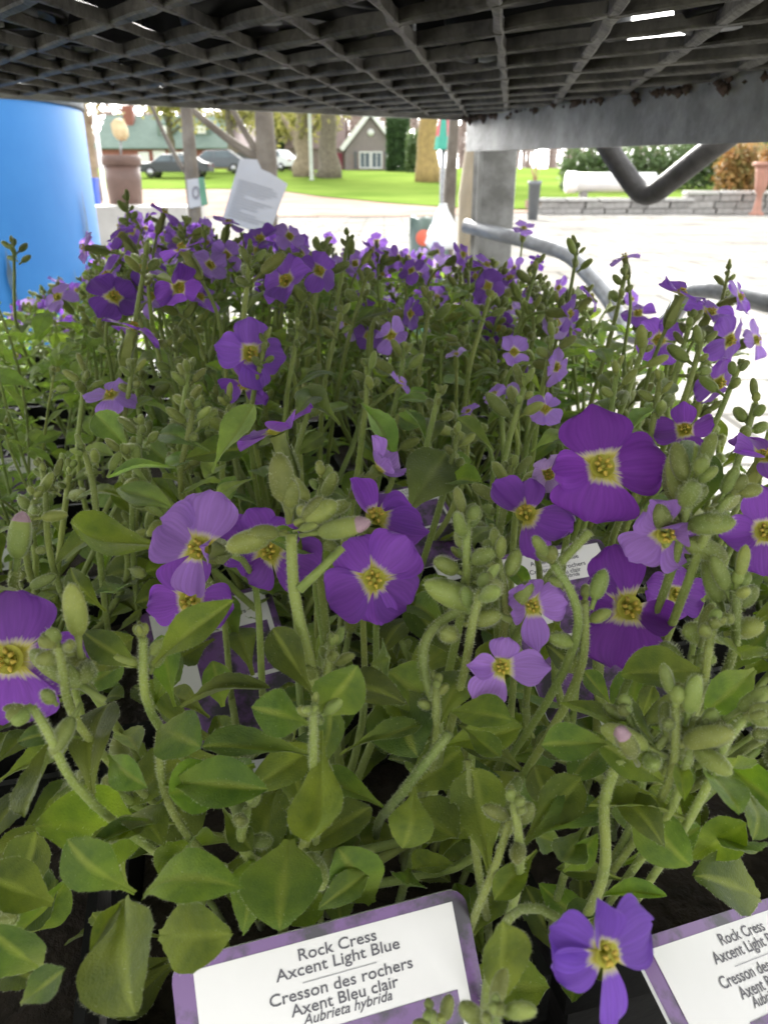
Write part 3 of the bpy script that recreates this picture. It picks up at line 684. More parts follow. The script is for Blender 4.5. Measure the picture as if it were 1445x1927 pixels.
for (i, j, q) in GRID:
    px = 722.5 + K * q.x / q.y
    pale = (px < 140 and q.y > .27)
    if i == 0: lab = 'leafy purple-flowered rock cress in the front row behind the printed plant labels'
    elif i == 1: lab = 'rock cress with large purple flowers in the second row of pots'
    elif pale: lab = 'pale yellow-green fine-leaved rock cress beside the blue drum'
    elif i in (2, 3): lab = 'rock cress with many green buds in the middle rows under the shelf'
    else: lab = 'rock cress with small violet flowers in the rear rows by the paving'
    rowj = sorted((jj for (ii, jj, _) in GRID if ii == i), reverse=True)
    lab = '%s, %s from the steel post side in the %s row' % ({0: 'leafy rock cress', 1: 'large-flowered purple rock cress'}.get(i, 'pale fine-leaved plant' if pale else 'rock cress with many green buds' if i in (2, 3) else 'small-flowered violet rock cress'), ORD[rowj.index(j)], ORD[i])
    P = new_plant(q.x, q.y, pale, lab)
    P['group'] = {0: 'front row plants', 1: 'second row plants'}.get(i, 'pale plants' if pale else ('middle row plants' if i in (2, 3) else 'rear row plants'))
    nst = {0: 8, 1: 12, 2: 20, 3: 18}.get(i, 14)
    tops = []
    for s_ in range(nst):
        a = rnd.uniform(0, 6.28); rr_ = (.016 + .042 * math.sqrt(rnd.random()))
        x = q.x + rr_ * math.cos(a); y = max(.085, q.y + rr_ * math.sin(a))
        pxx = 722.5 + K * x / y
        if i == 0: z = CAMZ - rnd.uniform(.080, .115)
        elif i == 1: z = CAMZ - rnd.uniform(.064, .098)
        else:
            rowtop = cz(pxx, y) if y > .34 else lerp_tab([(.2, 830), (.27, 660), (.34, 520)], y)
            z = CAMZ + (345 - rowtop) / K * y - .040 * rnd.random() ** 1.3
            z = max(CAMZ - .125, z)
        tops.append(Vector((x, y, z)))
    if i == 0: grow(P, tops, 0, LEAVES, .022, (2, 5), (5, 7), .0010)
    elif i == 1: grow(P, tops, 0, LEAVES, .021, (3, 7), (6, 8), .0010)
    elif pale: grow(P, tops[:12], lambda: 0, LEAVES_P, .016, (3, 6), (8, 12), .0006, sc=.75)
    elif i == 2: grow(P, tops, lambda: int(rnd.random() < .16), LEAVES_LIT, .022, (4, 7), (7, 11), .0009)
    elif i == 3: grow(P, tops, lambda: int(rnd.random() < .75), LEAVES_LIT, .020, (4, 7), (6, 9), .0009)
    else: grow(P, tops, lambda: rnd.choice((1, 1, 2, 3)), LEAVES_LIT, .017, (4, 7), (5, 8), .0007, hairs=4)
    if i >= 2:                                       # small leaves and side shoots that close the canopy
        for s_ in range(46 if i < 4 else 30):
            a = rnd.uniform(0, 6.28); rr_ = .058 * math.sqrt(rnd.random()); x = q.x + rr_ * math.cos(a); y = q.y + rr_ * math.sin(a); pxx = 722.5 + K * x / y
            rowtop = cz(pxx, y) if y > .34 else lerp_tab([(.2, 830), (.27, 660), (.34, 520)], y)
            z = max(SOIL + .01, CAMZ + (345 - rowtop) / K * y - rnd.uniform(.014, .046)); p = Vector((x, y, z)); b_ = rnd.uniform(0, 6.28)
            if s_ % 5 == 0 and not pale:
                c_ = Vector((q.x * .5 + x * .5, q.y * .5 + y * .5, SOIL)); h_ = z - SOIL
                stem_obj(P, bez(c_, c_ + Vector((0, 0, h_ * .5)), p - Vector((0, 0, h_ * .4)), p, 6), .0008, .0006, hairs=3); bud_cluster(P, p, Vector((math.cos(b_) * .5, math.sin(b_) * .5, 1)), 5, rnd.uniform(.7, 1.0))
            for k_ in range(2): add_leaf(P, p, Vector((math.cos(b_ + k_ * 2.4), math.sin(b_ + k_ * 2.4), rnd.uniform(.2, 1.3))), Vector((0, -.1, 1)) + rv(.5), rnd.uniform(.010, .017), LEAVES_P if pale else LEAVES_LIT)
    # leaves low round the crown
    for s_ in range({0: 48, 1: 40, 2: 26}.get(i, 14)):
        a = rnd.uniform(0, 6.28); rr_ = .045 * math.sqrt(rnd.random())
        p = Vector((q.x + rr_ * math.cos(a), q.y + rr_ * math.sin(a), SOIL + rnd.uniform(.004, .05)))
        d = Vector((math.cos(a), math.sin(a), rnd.uniform(.1, 1.2)))
        if p.y + d.y * .02 < .085: d.y = abs(d.y)
        add_leaf(P, p, d, Vector((0, -.2, 1)) + rv(.6), rnd.uniform(.015, .025), LEAVES_P if pale else (LEAVES_LIT if i > 1 else LEAVES))

new_plant(0.034, 0.046, False, 'rock cress leaning out past the front row with the lowest violet flower')['group'] = 'front row plants'
# ---------------------------------------------------------------- the flowers, buds and leaves one can single out
TOC = lambda P: (CAMP - P).normalized()
def hero_flower(px, py, zc, dia, color, petals=None, face=(0, 0, 1), stalk=True, dx=0, drop=.035):
    """face: direction in the camera's right / up / towards-viewer axes"""
    P = U(px, py, zc); nrm = (RGT * face[0] + UPV * face[1] - FWD * face[2]).normalized()
    size = dia * .93 / FPX * zc
    pl = nearest(P - nrm * .02)
    s_ = size / .018; B = P - nrm * .0122 * s_
    T = B - nrm * .010 + Vector((dx, .004, -drop))
    fl = add_flower(pl, P, nrm, size, color, petals, UPV, T if stalk else None)
    if stalk:
        c = crown(pl); h = T.z - c.z
        stem_obj(pl, bez(T, T - Vector((0, 0, h * .4)), c + Vector((0, 0, h * .4)), c, 7), .0009, .0012)
    return pl
DEEP = (.205, .040, .37); MID = (.25, .070, .46); LIL = (.40, .20, .62); VIO = (.23, .09, .56); PALE = (.48, .32, .62)
# angles: 0 = up, 90 = left (about the facing axis), petals (angle, length, width, tilt, variant)
hero_flower(1130, 880, .125, 212, DEEP, [(8, 1.08, 1.22, 6, 6), (98, .86, .72, 12, 0), (168, .98, 1.30, -4, 5), (276, 1.16, 1.10, 0, 0)], (-.05, .18, 1))
hero_flower(378, 1032, .130, 196, LIL, [(-14, 1.14, 1.12, 4, 0), (62, .98, 1.10, 10, 5), (165, .98, .78, -25, 4), (262, .62, .60, 60, 2)], (-.22, .12, 1))
hero_flower(704, 1090, .132, 190, MID, [(-40, 1.06, 1.15, 4, 0), (35, .92, .95, 8, 3), (118, 1.04, 1.02, -2, 1), (186, .92, .74, -12, 0), (232, .88, .95, -8, 5)], (.0, .10, 1))
hero_flower(1180, 1142, .135, 218, DEEP, [(14, 1.10, .95, 4, 0), (75, .82, .80, 0, 5), (172, 1.10, 1.28, -6, 5), (250, .78, .66, 10, 4)], (0, .08, 1))
hero_flower(1250, 1002, .120, 178, LIL, [(35, .86, .95, 30, 1), (-35, .62, .75, 55, 4), (140, 1.02, 1.08, -25, 0), (228, 1.10, 1.02, -18, 5)], (.04, -.30, 1))
hero_flower(990, 970, .135, 176, MID, [(50, 1.0, .80, 26, 4), (-12, .78, .60, 40, 2), (200, 1.0, .62, -30, 3), (252, 1.10, .90, 10, 0)], (-.30, .55, .8))
hero_flower(1000, 1140, .125, 138, LIL, [(20, .86, 1.0, 45, 2), (100, .80, .9, 42, 2), (186, 1.22, .7, 8, 6), (282, 1.0, 1.0, 35, 0)], (-.1, .15, 1))
hero_flower(942, 1254, .120, 150, LIL, [(-10, .72, .72, 15, 0), (85, .92, .7, 18, 4), (150, 1.15, .95, -4, 6), (268, 1.18, .85, 8, 6)], (.05, .10, 1))
hero_flower(1136, 1792, .088, 225, VIO, [(14, 1.10, .66, 20, 4), (70, .92, .86, -20, 1), (115, .90, .72, -15, 1), (188, 1.40, .56, 6, 7), (285, 1.12, 1.18, -8, 0)], (.30, .12, 1), drop=.03, dx=-.004)
hero_flower(22, 1240, .115, 250, MID, [(0, 1.02, 1.2, 4, 0), (90, 1, 1, 0, 1), (180, 1.0, 1.2, -10, 5), (262, 1.15, .9, -20, 3)], (.1, .12, 1))
hero_flower(508, 1035, .150, 190, MID, [(25, .9, .8, 15, 2), (75, 1.05, 1.0, 0, 0), (140, .8, .9, -10, 1), (245, 1.1, 1.0, -4, 5), (-40, .7, .6, 10, 1)], (-.05, .05, 1))
hero_flower(712, 882, .150, 128, LIL, [(20, 1.0, .85, 40, 4), (110, .9, .8, 50, 0), (200, .8, .7, 40, 2), (290, 1.1, .8, 22, 6)], (.62, .62, .35))
hero_flower(706, 975, .146, 180, MID, [(40, 1.0, .62, 38, 4), (-30, .8, .95, -5, 3), (255, 1.12, .9, -6, 6), (-75, .9, .9, -10, 5)], (.12, .45, .8))
hero_flower(1030, 892, .145, 105, PALE, [(20, .9, 1.0, 45, 2), (110, .8, .8, 45, 0), (200, .7, .9, 30, 5), (290, 1.0, .9, 45, 6)], (.1, -.1, 1))
hero_flower(1437, 1000, .128, 175, MID, [(10, 1.0, .8, 20, 6), (95, .95, .85, 10, 4), (185, 1.0, .9, -15, 0), (270, 1, 1, 0, 5)], (-.2, .05, 1))
hero_flower(520, 815, .170, 165, MID, [(-40, 1.0, .75, 20, 6), (-100, .9, .8, 8, 4), (85, .95, .9, 5, 0), (150, .9, .9, 5, 5)], (-.30, .86, .25))
hero_flower(1268, 1118, .150, 130, MID, None, (.3, .0, 1))
hero_flower(1288, 810, .20, 120, MID, [(0, .9, .8, 40, 4), (100, 1, .9, 20, 1), (190, 1, 1, 0, 0), (270, 1, .8, 30, 2)], (-.3, .3, .6))
hero_flower(1436, 862, .15, 150, MID, None, (.1, .6, .5))
hero_flower(360, 1130, .150, 190, MID, [(180, 1.1, .9, -30, 3), (100, .9, .8, -5, 0), (260, .8, .8, 0, 1), (10, .9, .9, 0, 5)], (0, -.1, 1))
mids = [(210, 745, .24, 98, LIL, (.05, .3, 1)), (470, 665, .235, 130, MID, (.1, .1, 1)), (462, 720, .24, 110, DEEP, (-.2, -.2, .8)), (345, 470, .26, 95, MID, (-.2, .4, .6)),
        (335, 540, .26, 100, DEEP, (.3, -.2, .7)), (215, 560, .28, 105, DEEP, (-.3, .3, .6)), (250, 620, .26, 110, DEEP, (.1, .9, .15)), (205, 520, .29, 90, MID, (-.2, .3, .8)),
        (228, 440, .32, 75, MID, (-.3, .5, .5)), (310, 400, .38, 65, MID, (0, .5, .6)), (160, 465, .33, 70, LIL, (-.6, .2, .4)), (540, 530, .27, 118, MID, (-.1, .2, 1)),
        (600, 510, .28, 85, MID, (.3, .2, .8)), (545, 445, .38, 60, LIL, (.1, .4, .6)), (735, 630, .26, 90, LIL, (.1, -.2, .8)), (770, 590, .28, 80, MID, (.3, .1, .7)), (968, 662, .25, 80, LIL, (-.2, .1, 1)),
        (1045, 690, .24, 90, LIL, (.2, -.3, .8)), (1280, 555, .24, 120, MID, (.1, .5, .7)), (1335, 590, .27, 110, MID, (.2, .2, .8)), (1370, 640, .26, 120, MID, (.1, -.2, .8)), (1350, 720, .24, 130, DEEP, (-.1, -.2, .8)),
        (1240, 640, .26, 110, MID, (-.2, -.1, .9)), (1175, 485, .30, 75, LIL, (.2, .8, .2)), (1070, 590, .3, 85, MID, (.1, .1, .6)), (1110, 560, .32, 70, MID, (.2, .2, .6)), (1025, 770, .21, 85, LIL, (-.1, -.3, .7)),
        (752, 722, .22, 60, LIL, (.6, .2, .5)), (858, 668, .27, 50, PALE, (0, .4, .7)), (930, 742, .23, 62, LIL, (-.1, .5, .6)), (965, 735, .23, 55, LIL, (.2, .5, .6)), (882, 775, .22, 55, LIL, (0, .6, .5)), (915, 500, .34, 75, MID, (-.1, .3, .8)),
        (985, 430, .5, 50, LIL, (.1, .4, .7)), (960, 525, .34, 80, MID, (0, .2, .8)), (870, 480, .36, 70, MID, (.2, .3, .8)), (775, 510, .34, 66, MID, (-.2, .2, .8)), (650, 500, .34, 66, LIL, (.1, .4, .7)),
        (700, 470, .34, 60, MID, (.3, .7, .3)), (430, 420, .40, 60, LIL, (0, .3, .8)), (395, 500, .32, 75, LIL, (.2, .1, .8)), (490, 450, .36, 70, MID, (-.2, .3, .8)), (375, 560, .30, 80, MID, (.3, .1, .7)),
        (270, 505, .30, 90, MID, (.2, .2, .8)), (290, 560, .30, 85, LIL, (-.3, 0, .8)), (110, 560, .34, 70, LIL, (-.3, .2, .8)), (1390, 560, .32, 85, MID, (0, .4, .8)), (1420, 640, .3, 90, LIL, (.2, .1, .8)), (1200, 590, .33, 80, MID, (0, .3, .8))]
for (px, py, zc, dia, c, f) in mids:
    k = rnd.uniform(.95, 1.3); hero_flower(px, py, zc, dia * (1.02 if px < 640 else .86), (c[0] * k, c[1] * k + .03, c[2] * k + .06), None, Vector((f[0] * 1.4, f[1] * 1.3, f[2] * .75)) + Vector((rnd.uniform(-.7, .7), rnd.uniform(-.4, .7), 0)), drop=.02)

def hero_leaf(bx_, by_, bz, tx, ty, tz, wide=1.0, pool=0, nrm=(0, .3, 1), grey=False):
    """leaf from base pixel to tip pixel; nrm in camera right / up / towards-viewer axes"""
    a = U(bx_, by_, bz); t = U(tx, ty, tz); d = t - a
    n_ = RGT * nrm[0] + UPV * nrm[1] - FWD * nrm[2]
    add_leaf(nearest(a), a, d, n_, d.length * 1.0, None, wide * .86, (LEAVES_LIT if grey else LEAVES)[pool])
HL = [(600, 1320, .115, 505, 1175, .118, 1.15, 0, (-.1, .1, 1)), (605, 1375, .112, 595, 1605, .098, .95, 3, (-.3, .5, 1)), (290, 1250, .118, 428, 1130, .112, .95, 2, (.5, .6, .7)), (600, 1345, .113, 672, 1262, .106, 1.35, 4, (.2, .2, 1)),
      (585, 1365, .114, 492, 1330, .105, 1.4, 1, (-.2, .6, 1)), (330, 1030, .15, 120, 1000, .14, 1.2, 3, (.1, .75, .7)), (590, 1425, .12, 380, 1385, .112, .9, 0, (0, .8, .6)), (340, 1330, .12, 500, 1275, .115, .6, 2, (0, .9, .4)),
      (1150, 1400, .112, 1025, 1395, .105, 1.1, 0, (0, .5, 1)), (1180, 1500, .12, 1300, 1640, .112, 1.3, 4, (-.4, .1, 1)), (270, 1690, .105, 412, 1620, .098, 1.2, 5, (.1, .8, .6)), (235, 1690, .106, 230, 1910, .09, 1.5, 4, (-.1, .2, 1)),
      (545, 1580, .118, 520, 1745, .105, 1.75, 4, (0, .3, 1)), (780, 1480, .117, 770, 1590, .108, 1.6, 1, (0, .2, 1)), (130, 1370, .115, 20, 1530, .10, 1.0, 0, (-.5, .4, .8)), (255, 1680, .107, 120, 1600, .10, 1.3, 1, (0, .5, 1)), (240, 1690, .107, 170, 1780, .098, .8, 2, (0, .4, 1)),
      (100, 1700, .112, -40, 1640, .105, 1.2, 4, (0, .7, .8)), (640, 1420, .12, 800, 1350, .125, .7, 0, (.2, .9, .5)), (850, 1340, .12, 960, 1345, .112, 1.2, 4, (.1, .7, .7)), (870, 1370, .12, 940, 1420, .112, 1.1, 0, (.2, .4, 1)),
      (160, 1390, .115, 30, 1380, .11, .9, 1, (0, .8, .5)), (150, 1275, .13, 245, 1200, .125, 1.2, 0, (.2, .4, 1)), (270, 1260, .12, 150, 1190, .115, 1.1, 5, (-.2, .5, 1)), (700, 1250, .13, 745, 1235, .12, 1.3, 3, (.2, .3, 1)), (200, 1150, .145, 120, 1075, .14, 1.1, 1, (-.3, .4, .8)),
      (930, 1900, .095, 960, 1745, .09, 1.3, 0, (.3, .3, 1)), (1320, 1440, .11, 1400, 1520, .1, 1.2, 4, (.3, .4, 1)), (1270, 1420, .112, 1290, 1500, .105, 1.0, 2, (0, .4, 1)), (1010, 1600, .12, 930, 1690, .112, 1.0, 0, (-.2, .4, 1)),
      (330, 1550, .118, 160, 1580, .11, .7, 2, (0, .9, .5)), (480, 1440, .125, 310, 1500, .118, 1.3, 3, (0, .4, 1)), (300, 1760, .11, 420, 1760, .1, 1.2, 4, (.1, .5, .9)), (80, 1820, .11, -20, 1760, .1, 1.1, 4, (0, .5, .9)), (40, 1890, .1, 110, 1830, .095, 1.0, 0, (0, .5, .9)), (700, 1700, .13, 640, 1600, .125, 1.6, 4, (0, .3, 1)),
      (870, 1250, .14, 770, 1130, .15, 1.0, 3, (0, .4, .9)), (730, 1290, .135, 780, 1420, .122, 1.6, 4, (0, .2, 1)), (840, 1350, .128, 720, 1250, .135, 1.3, 4, (.1, .3, 1)), (1060, 1560, .125, 1000, 1440, .13, 1.2, 3, (.2, .3, 1)), (1420, 1260, .12, 1330, 1340, .115, 1.1, 4, (.1, .4, .9)),
      (205, 1420, .118, 265, 1480, .11, 1.3, 2, (.1, .3, 1)), (300, 1370, .118, 370, 1400, .11, 1.6, 4, (0, .6, .8))]
HL += [(1010, 1260, .150, 1050, 1170, .150, 1.3, 0, (.1, .3, 1)), (1090, 1270, .150, 1030, 1210, .148, 1.2, 4, (0, .4, 1)), (1150, 1330, .150, 1100, 1260, .148, 1.2, 0, (0, .4, 1)), (1200, 1360, .145, 1230, 1290, .143, 1.2, 1, (.1, .4, 1)), (290, 1330, .155, 330, 1230, .152, 1.2, 1, (.1, .4, 1)), (330, 1330, .150, 300, 1190, .150, 1.2, 0, (-.1, .3, 1)), (420, 1330, .150, 400, 1240, .150, 1.3, 4, (.1, .3, 1)), (1010, 1130, .160, 960, 1060, .160, 1.2, 0, (0, .3, 1)), (1290, 1620, .130, 1400, 1555, .120, 1.2, 0, (.1, .6, .8)), (1430, 1690, .128, 1320, 1640, .120, 1.2, 4, (0, .6, .8)), (1330, 1560, .128, 1440, 1620, .115, 1.1, 3, (.2, .5, .9)), (1400, 1480, .12, 1440, 1570, .11, 1.2, 1, (.1, .4, 1)),
       (1290, 1560, .128, 1230, 1480, .125, 1.1, 0, (0, .4, 1)), (1060, 1640, .128, 1120, 1580, .12, 1.0, 2, (.1, .6, .8)), (700, 1640, .13, 620, 1690, .12, 1.0, 5, (-.2, .4, .9)), (420, 1520, .128, 470, 1600, .12, 1.1, 0, (0, .4, .9))]
for h in HL: hero_leaf(*h)
HG = [(255, 860, .20, 175, 770, .20, 1.3, 0, (0, .3, 1)), (395, 850, .20, 290, 800, .20, 1.0, 1, (0, .7, .7)), (400, 890, .19, 475, 750, .19, 1.1, 0, (-.4, .2, .9)), (330, 880, .19, 200, 885, .185, .9, 2, (0, .8, .5)), (330, 960, .18, 215, 905, .178, 1.1, 3, (0, .6, .7)),
      (680, 760, .20, 745, 850, .185, .9, 2, (.4, .3, .9)), (770, 960, .18, 850, 830, .19, 1.5, 3, (0, .2, 1)), (1050, 740, .22, 1030, 780, .215, 1.2, 0, (0, .3, 1)), (1145, 690, .22, 1130, 645, .225, 1.3, 3, (-.1, .2, 1)), (410, 960, .18, 440, 890, .18, 1.2, 3, (0, .3, 1)),
      (480, 900, .18, 400, 930, .175, .8, 1, (0, .7, .7)), (930, 850, .20, 860, 780, .2, 1.1, 0, (0, .4, 1)), (1000, 850, .19, 1060, 800, .19, 1.0, 1, (0, .5, .8)), (560, 780, .2, 600, 720, .21, 1.2, 3, (0, .3, .9)), (1240, 770, .2, 1180, 800, .19, .9, 2, (0, .8, .5)), (640, 800, .2, 560, 720, .21, 1.1, 0, (0, .4, .9))]
for h in HG: hero_leaf(*h, grey=True)

def hero_stem(pts, r_px):
    "visible stalk through (px, py, zc) points, carried on down to the crown of its plant"
    w = [U(*p) for p in pts]; pl = nearest(w[-1]); c = crown(pl); e = w[-1]
    c = Vector((e.x * .72 + c.x * .28, max(e.y + .028, min(c.y, e.y + .05)), SOIL - .002))
    path = []
    for a, b in zip(w, w[1:]):
        for q in range(4): path.append(a.lerp(b, q / 4))
    h = e.z - c.z; path += bez(e, e.lerp(c, .3) + (w[-1] - w[-2]).normalized() * .008, c + Vector((0, 0, abs(h) * .3)), c, 6)
    sm = path
    for _ in range(5): sm = [sm[0]] + [(sm[i - 1] + sm[i] * 2 + sm[i + 1]) / 4 for i in range(1, len(sm) - 1)] + [sm[-1]]
    stem_obj(pl, sm, r_px * .62 * pts[0][2] / FPX, r_px * .78 * pts[0][2] / FPX, hairs=12)
    k0 = int(len(sm) * .35)
    for q in range(3):
        p = sm[rnd.randrange(k0, len(sm) - 1)]; a = rnd.uniform(0, 6.28)
        add_leaf(pl, p, Vector((math.cos(a), math.sin(a), rnd.uniform(0, .9))), Vector((0, -.3, 1)) + rv(.5), rnd.uniform(.011, .019), LEAVES if e.y < .19 else LEAVES_LIT, rnd.uniform(.8, 1.15))
    return pl
def hero_bud(pl, a, b, w=1.0, mesh=None):
    "bud from base (px, py, zc) to tip"
    p = U(*a); t = U(*b); L_ = (t - p).length; m_ = mesh or BUDS[rnd.randrange(3)]
    full = max(v.co.x for v in m_.vertices); s_ = L_ / full
    link('bud', m_, pl, frame(p, t - p, rv() + UPV, (s_, s_ * w, s_ * w)), True)
Z = .118
pl = hero_stem([(548, 1005, Z), (550, 1090, Z), (560, 1160, .12), (598, 1300, .122), (608, 1400, .125)], 17)
for a, b, w in [((545, 985), (520, 848), 1.25), ((548, 975), (545, 900), 1.3), ((555, 985), (640, 950), 1.15), ((545, 1005), (465, 1000), 1.2), ((560, 990), (610, 935), 1.0), ((552, 1000), (600, 985), .8), ((540, 1000), (420, 1030), 1.1)]:
    hero_bud(pl, (*a, Z), (*b, Z - .003), w)
hero_bud(pl, (565, 1008, Z), (702, 985, Z - .006), .9, BUD_PINK)
stem_obj(pl, [U(645, 1030, Z), U(600, 1075, Z), U(563, 1110, Z)], .0006, .0008, 'flower_stalk', 10)
def cl(px, py, zc, ax, n_=7, sc=1.0, stem=None, r=13, spread=1.0):
    pts = stem or [(px, py, zc), (px - ax[0] * 60, py + 60, zc), (px - ax[0] * 90, py + 150, zc + .004)]
    p = hero_stem(pts, r); bud_cluster(p, U(px, py, zc), RGT * ax[0] + UPV * ax[1] - FWD * ax[2], n_, sc * .82, spread)
for a in [(605, 900, .15, (.1, 1, .2), 8, 1.0), (878, 985, .125, (.0, 1, .2), 7, 1.15), (935, 1050, .125, (-.25, 1, .2), 8, 1.2), (905, 1110, .12, (.3, .8, .5), 5, 1.1), (1310, 900, .118, (.35, .9, .2), 9, 1.25), (1375, 930, .118, (.8, .6, .2), 6, 1.2), (1270, 1330, .108, (.0, 1, .4), 7, 1.15),
          (1320, 1370, .108, (.5, .6, .6), 6, 1.1), (965, 1510, .112, (-.2, .9, .5), 5, .9), (625, 1215, .122, (.2, .8, .6), 7, .85), (590, 1335, .106, (0, .5, 1), 5, .6), (820, 1290, .125, (0, .9, .5), 4, .8), (1385, 1110, .118, (.0, .9, .5), 8, 1.1), (1340, 1180, .116, (.2, .8, .6), 5, 1.0), (270, 1200, .118, (0, .9, .5), 5, .8),
          (110, 1215, .105, (-.2, .5, 1), 6, 1.1), (60, 1330, .10, (-.7, .1, .7), 4, 1.1), (935, 1900, .085, (.1, .8, .8), 6, .8), (812, 1905, .092, (-.3, .8, .6), 4, .6), (1400, 1350, .105, (.8, .3, .6), 5, 1.2), (1180, 1340, .112, (-.4, .7, .6), 4, 1.0), (1040, 1060, .12, (-.7, .8, .2), 3, 1.1), (1100, 1130, .125, (0, 1, .3), 3, .9)]:
    cl(*a)
pl = hero_stem([(30, 1075, .12), (20, 1110, .12), (70, 1150, .122)], 14); hero_bud(pl, (28, 1085, .12), (45, 958, .12), 1.2, BUD_PINK)
pl = hero_stem([(1165, 1430, .11), (1150, 1460, .112), (1130, 1520, .114), (1150, 1640, .118)], 16); hero_bud(pl, (1200, 1440, .108), (1165, 1370, .102), 1.0, BUD_PINK)
for s_ in [([(1280, 1350, .11), (1230, 1420, .112), (1165, 1450, .114)], 14), ([(845, 1380, .12), (790, 1450, .122), (750, 1500, .125)], 15), ([(880, 1430, .125), (885, 1520, .124), (900, 1650, .125)], 12), ([(880, 1140, .125), (805, 1180, .126), (785, 1250, .127), (845, 1370, .125)], 15), ([(1110, 1000, .12), (1060, 1050, .122), (1010, 1110, .125)], 14),
           ([(960, 1540, .114), (930, 1640, .116), (900, 1700, .118)], 12), ([(300, 1380, .118), (300, 1450, .12), (320, 1540, .122)], 12)]:
    hero_stem(*s_)
for a in [(470, 480, .24, (-.1, 1, 0), 7, 1.1), (275, 480, .26, (0, 1, 0), 6, 1.1), (355, 700, .22, (0, 1, .2), 8, 1.05), (500, 640, .235, (.1, 1, 0), 7, .95), (160, 700, .25, (-.1, 1, 0), 7, 1.0), (265, 800, .2, (-.1, .8, .4), 7, .9), (365, 770, .2, (.1, .9, .4), 8, 1.05), (250, 690, .24, (0, 1, .2), 7, .9), (160, 850, .19, (-.6, .8, .3), 6, .9),
          (590, 740, .22, (.2, 1, .1), 6, 1.0), (690, 520, .29, (.2, 1, 0), 6, 1.1), (610, 470, .3, (0, 1, 0), 6, 1.1), (655, 445, .32, (0, 1, 0), 5, 1.1), (825, 740, .21, (.1, 1, .2), 5, .8), (690, 690, .22, (-.2, 1, 0), 7, 1.0), (985, 730, .2, (.2, 1, .1), 7, 1.05), (1160, 700, .21, (0, 1, .1), 6, 1.0), (1215, 640, .22, (.3, 1, 0), 6, 1.0),
          (1175, 520, .28, (.1, 1, 0), 6, 1.1), (1320, 640, .22, (.2, 1, 0), 7, 1.05), (1390, 690, .22, (.4, .9, 0), 6, 1.05), (1300, 600, .24, (.2, 1, 0), 6, 1.0), (810, 560, .28, (0, 1, 0), 6, 1.05), (920, 560, .28, (.2, 1, 0), 6, 1.0), (1010, 500, .31, (.2, 1, 0), 6, 1.1), (1085, 470, .34, (0, 1, 0), 5, 1.1), (1370, 510, .33, (.1, 1, 0), 5, 1.1), (25, 460, .40, (-.3, 1, 0), 7, 1.2), (240, 380, .40, (-.2, 1, 0), 8, 1.3), (350, 420, .38, (0, 1, 0), 7, 1.2),
          (960, 880, .17, (0, 1, .1), 7, 1.0), (1040, 620, .24, (0, 1, 0), 6, 1.0), (560, 620, .25, (0, 1, 0), 7, 1.0), (430, 760, .21, (-.1, .9, .3), 7, .95), (760, 660, .24, (0, 1, 0), 6, .95), (860, 820, .19, (.1, 1, .2), 6, .9), (1420, 760, .19, (.2, 1, .1), 6, 1.0), (1240, 720, .2, (0, 1, .1), 6, 1.0), (80, 880, .19, (-.4, .8, .3), 6, .9), (640, 590, .26, (.1, 1, 0), 6, 1)]:
    px, py, zc, ax = a[:4]
    cl(*a, stem=[(px, py, zc), (px - 10 - ax[0] * 50, py + 70, zc), (px - 30 - ax[0] * 90, py + 160, zc + .004)], r=8 * .22 / zc)

# ---------------------------------------------------------------- printed plant labels
def text_mesh(lines, name='lettering'):
    "lines: (text, x centre, y baseline, size, shear) in label units of metres"
    b = MB()
    for (s_, x, y, size, shear) in lines:
        cu = bpy.data.curves.new('t', 'FONT'); cu.body = s_; cu.size = 1.0; cu.align_x = 'CENTER'; cu.shear = shear; cu.offset = .010; cu.resolution_u = 3
        o = bpy.data.objects.new('t', cu); COL.objects.link(o); dg = bpy.context.evaluated_depsgraph_get()
        me = bpy.data.meshes.new_from_object(o.evaluated_get(dg)); k = len(b.v)
        xs = [v.co.x for v in me.vertices]; k_ = size / (max(xs) - min(xs)); kx = k_; ky = min(k_, .0023)
        b.v += [(v.co.x * kx + x, v.co.y * ky + y, 0) for v in me.vertices]
        for p in me.polygons: b.face([k + i for i in p.vertices])
        bpy.data.objects.remove(o); bpy.data.meshes.remove(me); bpy.data.curves.remove(cu)
    return b
LW, LH = 0.046, 0.060
tm = text_mesh([('Rock Cress', .0245, -.0042, .0122, 0), ('Axcent Light Blue', .0244, -.0062, .0193, 0), ('Cresson des rochers', .0244, -.0093, .0222, 0), ('Axent Bleu clair', .0245, -.0113, .0166, 0), ('Aubrieta hybrida', .0246, -.0128, .0138, .3)])
LETTER = tm.mesh('lettering', 'ink', False)
rb = MB(); rb.quad_pts([(.0185, -.0073, 0), (.0300, -.0073, 0), (.0300, -.00718, 0), (.0185, -.00718, 0)]); RULE = rb.mesh('rule', 'ink_grey', False)
def rounded(w, h, r, x0=0, y0=0, k=5):
    pts = []
    for cx, cy, a0 in ((x0 + w - r, y0 - r, 0), (x0 + r, y0 - r, 90), (x0 + r, y0 - h + r, 180), (x0 + w - r, y0 - h + r, 270)):
        for q in range(k + 1): a = R(a0 + 90 * q / k); pts.append((cx + r * math.cos(a), cy + r * math.sin(a)))
    return pts
def card_mesh():
    b = MB(); p = rounded(LW, LH, .0028); n_ = len(p)
    b.v += [(x, y, 0) for x, y in p] + [(x, y, -.0006) for x, y in p]
    b.face(range(n_), 0); b.face(range(2 * n_ - 1, n_ - 1, -1), 1)
    for j in range(n_): b.face((j, n_ + j, n_ + (j + 1) % n_, (j + 1) % n_), 1)
    b.box((LW / 2, -LH - .006, -.0003), (.012, .0125, .0006), 1)
    return b.mesh('card', ['tag_photo', 'tag_edge'], False)
CARD = card_mesh()
